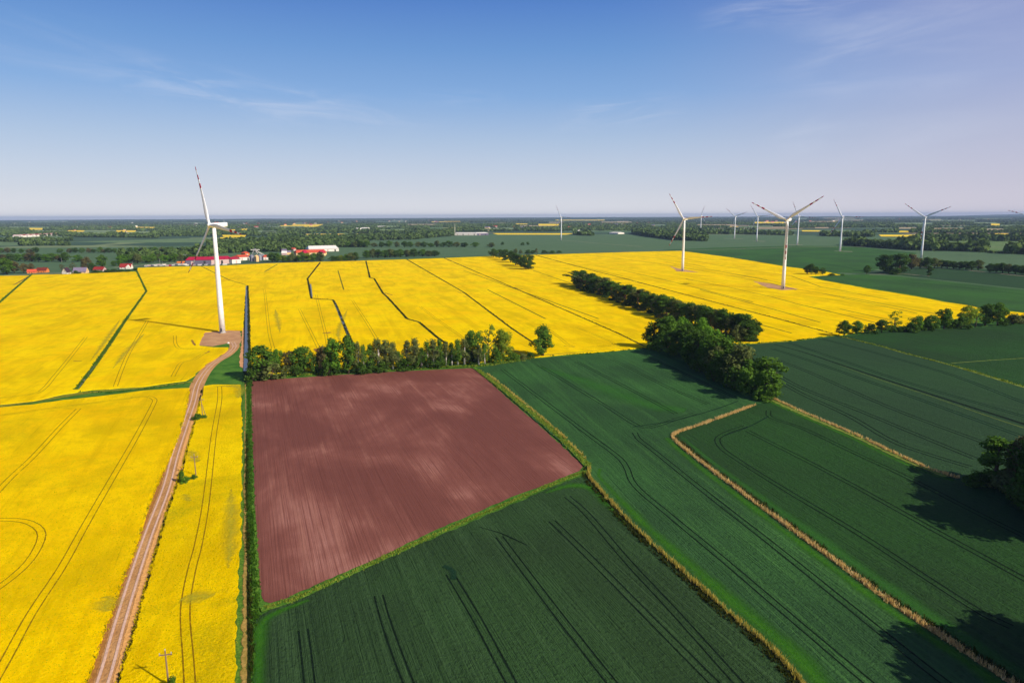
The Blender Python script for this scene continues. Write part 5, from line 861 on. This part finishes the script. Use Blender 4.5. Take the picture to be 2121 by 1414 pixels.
P, h, _ = size_at(529, 539, 514.5); e = empty('grain_elevator', P); tag(e, 'tall metal grain elevator rising above the silos', 'grain elevator')
fr = MB()
for dx in (-3, 3):
    for dy in (-2, 2): fr.tube([(dx, dy, 0), (dx, dy, h*.9)], [.3, .3], 6)
for k in range(1, 7): z = h*.9*k/7; fr.box(-3.2, 3.2, -2.2, -1.9, z-.2, z+.2).box(-3.2, 3.2, 1.9, 2.2, z-.2, z+.2)
fr.build('frame', M['steel'], e); MB().box(-7.5, 9.5, -1.2, 1.2, h*.86, h*.92).build('conveyor', M['roof_white'], e); MB().box(-1.5, 1.5, -1.5, 1.5, h*.92, h).build('head_house', M['steel'], e)
for tx, tz in ((-6, h*.55), (6, h*.55), (14, h*.5), (19, h*.45)): MB().tube([(0, 0, h*.9), (tx, 0, tz)], [.45, .45], 6).build('chute', M['roof_white'], e)
# machinery and container yard left of the barns, loose small goods
yc = [('wall_white', 6, 2.6), ('wall_pink', 5, 2.4), ('wall_grey', 6, 2.6), ('wall_white', 9, 2.8), ('wall_pink', 7, 2.5), ('roof_white', 5, 2.2), ('wall_white', 7, 2.6), ('wall_pink', 6, 2.4), ('roof_red', 5, 3), ('wall_white', 6, 2.6), ('wall_grey', 6, 2.4), ('wall_white', 8, 2.6), ('wall_pink', 5, 2.5), ('roof_white', 7, 2.6)]
cols = {'wall_white': 'white', 'wall_pink': 'pinkish', 'wall_grey': 'grey', 'roof_white': 'bright white', 'roof_red': 'red'}
def container(x, y, L, hgt, m, label):
    e = empty('container', at(x, y), A(random.uniform(-15, 15))); b = MB(); b.box(-L/2, L/2, -1.3, 1.3, .15, hgt)
    for k in range(int(L*2)): b.box(-L/2+k*.5+.1, -L/2+k*.5+.3, -1.36, 1.36, .3, hgt-.2)
    b.build('box', M[m], e); MB().box(-L/2-.1, L/2+.1, -1.42, 1.42, hgt, hgt+.15).build('lid', M['roof_white'], e); MB().box(L/2, L/2+.08, -1.1, 1.1, .3, hgt-.2).build('door', M['wall_grey'], e)
    tag(e, label, 'container', 'containers in the farm yard')
for i, (m, L, hg) in enumerate(yc): x = 303+i*6.2; container(x, 552.4-(x-300)*.02-random.choice([0, .9, 1.8]), L, hg, m, '%s container, %s from left in the yard beside the barns' % (cols[m], ordn(i)))
for i in range(7): x = 388+i*13; container(x, 550.4-(x-385)*.02, random.uniform(4, 8), 2.2, ['wall_white', 'wall_pink', 'roof_white'][i % 3], '%s crate, %s from left in front of the barns' % (['white', 'pinkish', 'bright white'][i % 3], ordn(i)))
def harvester(x, y, label):
    e = empty('farm_machine', at(x, y), A(20)); MB().box(-4, 3, -1.5, 1.5, 1.2, 4.2).box(-5, -4, -1.2, 1.2, 1.8, 3.4).build('body', M['wall_orange'], e); MB().box(3, 4.6, -1.2, 1.2, 1.6, 4.4).build('cab', M['glass'], e); MB().box(4.6, 6, -3.5, 3.5, .3, 1.2).build('header', M['roof_orange'], e)
    for dx, r in ((2.6, 1.1), (-2.8, .8)):
        for dy in (-1.7, 1.7): MB().tube([(dx, dy-.3, r), (dx, dy+.3, r)], [r, r], 14).build('wheel', M['dkgrey'], e)
    tag(e, label, 'farm machine', 'orange machines in the farm yard')
harvester(372, 546, 'orange farm machine, left one beside the crimson barn'); harvester(380, 545.5, 'orange farm machine, right one beside the crimson barn')
# street lamps / masts along the village road
for i, (x, yb, yt) in enumerate([(275, 553, 541), (331, 545, 536), (337, 544, 537), (128, 543, 534)]):
    P, h, _ = size_at(x, yb, yt); e = empty('lamp_post', P); MB().tube([(0, 0, 0), (0, 0, h)], [.22, .14], 8).build('post', M['insul'], e); MB().tube([(0, 0, h), (1.6, 0, h+.3)], [.1, .1], 6).box(1.2, 2.2, -.2, .2, h+.25, h+.45).build('lamp_head', M['steel'], e); tag(e, 'tall pale lamp post, %s from the left near the village road' % ordn([1, 2, 3, 0][i]), 'lamp post', 'lamp posts near the village')
# transmission mast in the plain
P, h, _ = size_at(942.5, 487, 463); e = empty('radio_mast', P); fr = MB(); n = 8
for k in range(n):
    z0, z1 = h*k/n, h*(k+1)/n; w0, w1 = 1.6*(1-k/n)+.25, 1.6*(1-(k+1)/n)+.25
    for sx in (-1, 1):
        for sy in (-1, 1): fr.tube([(sx*w0, sy*w0, z0), (sx*w1, sy*w1, z1)], [.16, .16], 4); fr.tube([(sx*w0, sy*w0, z0), (-sx*w1, sy*w1, z1)], [.1, .1], 4)
fr.build('lattice', M['roof_white'], e); MB().tube([(0, 0, h), (0, 0, h+3)], [.15, .08], 6).build('antenna', M['red'], e); tag(e, 'thin lattice mast beside the far white warehouse', 'mast')
# scattered village houses, simple; ordinals count within each village
VC = [(300, 420, 528, 541, 7, 'in the trees above the container yard'), (440, 600, 500, 522, 12, 'in the wood behind the silos'), (560, 620, 515, 532, 5, 'near the white roofed farm'), (800, 900, 480, 486, 5, 'before the far white warehouse'), (800, 1040, 455, 461, 26, 'in the village on the middle horizon'), (500, 600, 458, 466, 18, 'in the village right of the nacelle'), (380, 600, 464, 474, 16, 'behind the left turbine rotor'), (1000, 1200, 470, 480, 14, 'around the lone far turbine'), (1210, 1400, 462, 472, 14, 'between the lone and upper turbine'), (120, 330, 470, 482, 14, 'on the far left plain'), (1560, 1760, 455, 463, 12, 'behind the middle turbine rotors'), (1700, 2100, 452, 460, 16, 'on the right horizon'), (600, 760, 456, 468, 14, 'above the village wood'), (30, 300, 459, 466, 16, 'on the left horizon')]
WN = ['wall_white', 'wall_cream', 'wall_pink']; RN = ['roof_tile', 'roof_orange', 'roof_white', 'roof_grey']; RW = {'roof_tile': 'red', 'roof_orange': 'orange', 'roof_white': 'pale', 'roof_grey': 'grey'}
for x0, x1, y0, y1, n, where in VC:
    for i, x in enumerate(sorted(random.uniform(x0, x1) for _ in range(n))):
        y = random.uniform(y0, y1); P = at(x, y); W, D, hw, hr = random.uniform(5, 9), random.uniform(4, 5), random.uniform(4, 6), random.uniform(3, 4.5); rn = random.choice(RN)
        if y < 475: W *= 2.0; hw *= 1.8; hr *= 1.4
        b = MB(); b.box(-W, W, -D, D, 0, hw, 0); b.add([(-W-.4, -D-.5, hw-.2), (W+.4, -D-.5, hw-.2), (W+.4, D+.5, hw-.2), (-W-.4, D+.5, hw-.2), (-W-.4, 0, hw+hr), (W+.4, 0, hw+hr)], [(0, 1, 5, 4), (2, 3, 4, 5), (1, 2, 5), (3, 0, 4), (0, 3, 2, 1)], 1)
        o = b.build('village_house', [M[random.choice(WN)], M[rn]], None, P); o.rotation_euler = (0, 0, random.uniform(-.6, .6))
        tag(o, 'tiny %s roofed house, %s from left %s' % (RW[rn], ordn(i), where), 'house', 'distant village houses')
# red-white new town roofs on the far left
for i in range(14):
    x = 38+i*6.6; y = 491.5-i*.32; a = at(x, y); W = random.uniform(14, 22); b = MB(); b.box(-W, W, -8, 8, 0, 8, 0); b.add([(-W, -8.5, 8), (W, -8.5, 8), (W, 8.5, 8), (-W, 8.5, 8), (-W, 0, 12), (W, 0, 12)], [(0, 1, 5, 4), (2, 3, 4, 5), (1, 2, 5), (3, 0, 4)], 1)
    o = b.build('row_house', [M['wall_white'], M['roof_tile' if i % 2 else 'wall_pink']], None, a); tag(o, '%s roofed long house, %s from left in the far left estate' % ('red' if i % 2 else 'pink', ordn(i)), 'house', 'houses of the far left estate')

# ------------------------------------------------------------------ haze
hz = MB(); hz.box(-30300, 30300, -30300, 30300, -1, 131)
hm = bpy.data.materials.new('haze'); hm.use_nodes = True; t = NT(hm.node_tree); t.n.clear(); pv = t.node('ShaderNodeVolumePrincipled'); pv.inputs['Color'].default_value = (*HAZE_COLOR, 1); pv.inputs['Density'].default_value = HAZE_DENSITY; pv.inputs['Anisotropy'].default_value = .0
ho = t.node('ShaderNodeOutputMaterial'); t.l.new(pv.outputs[0], ho.inputs['Volume'])
tag(hz.build('haze', hm), 'thin blue haze over the plain', 'haze', kind='stuff')

for o in bpy.data.objects:
    if o.parent is None and o.get('label'): assert o.type != 'CAMERA'
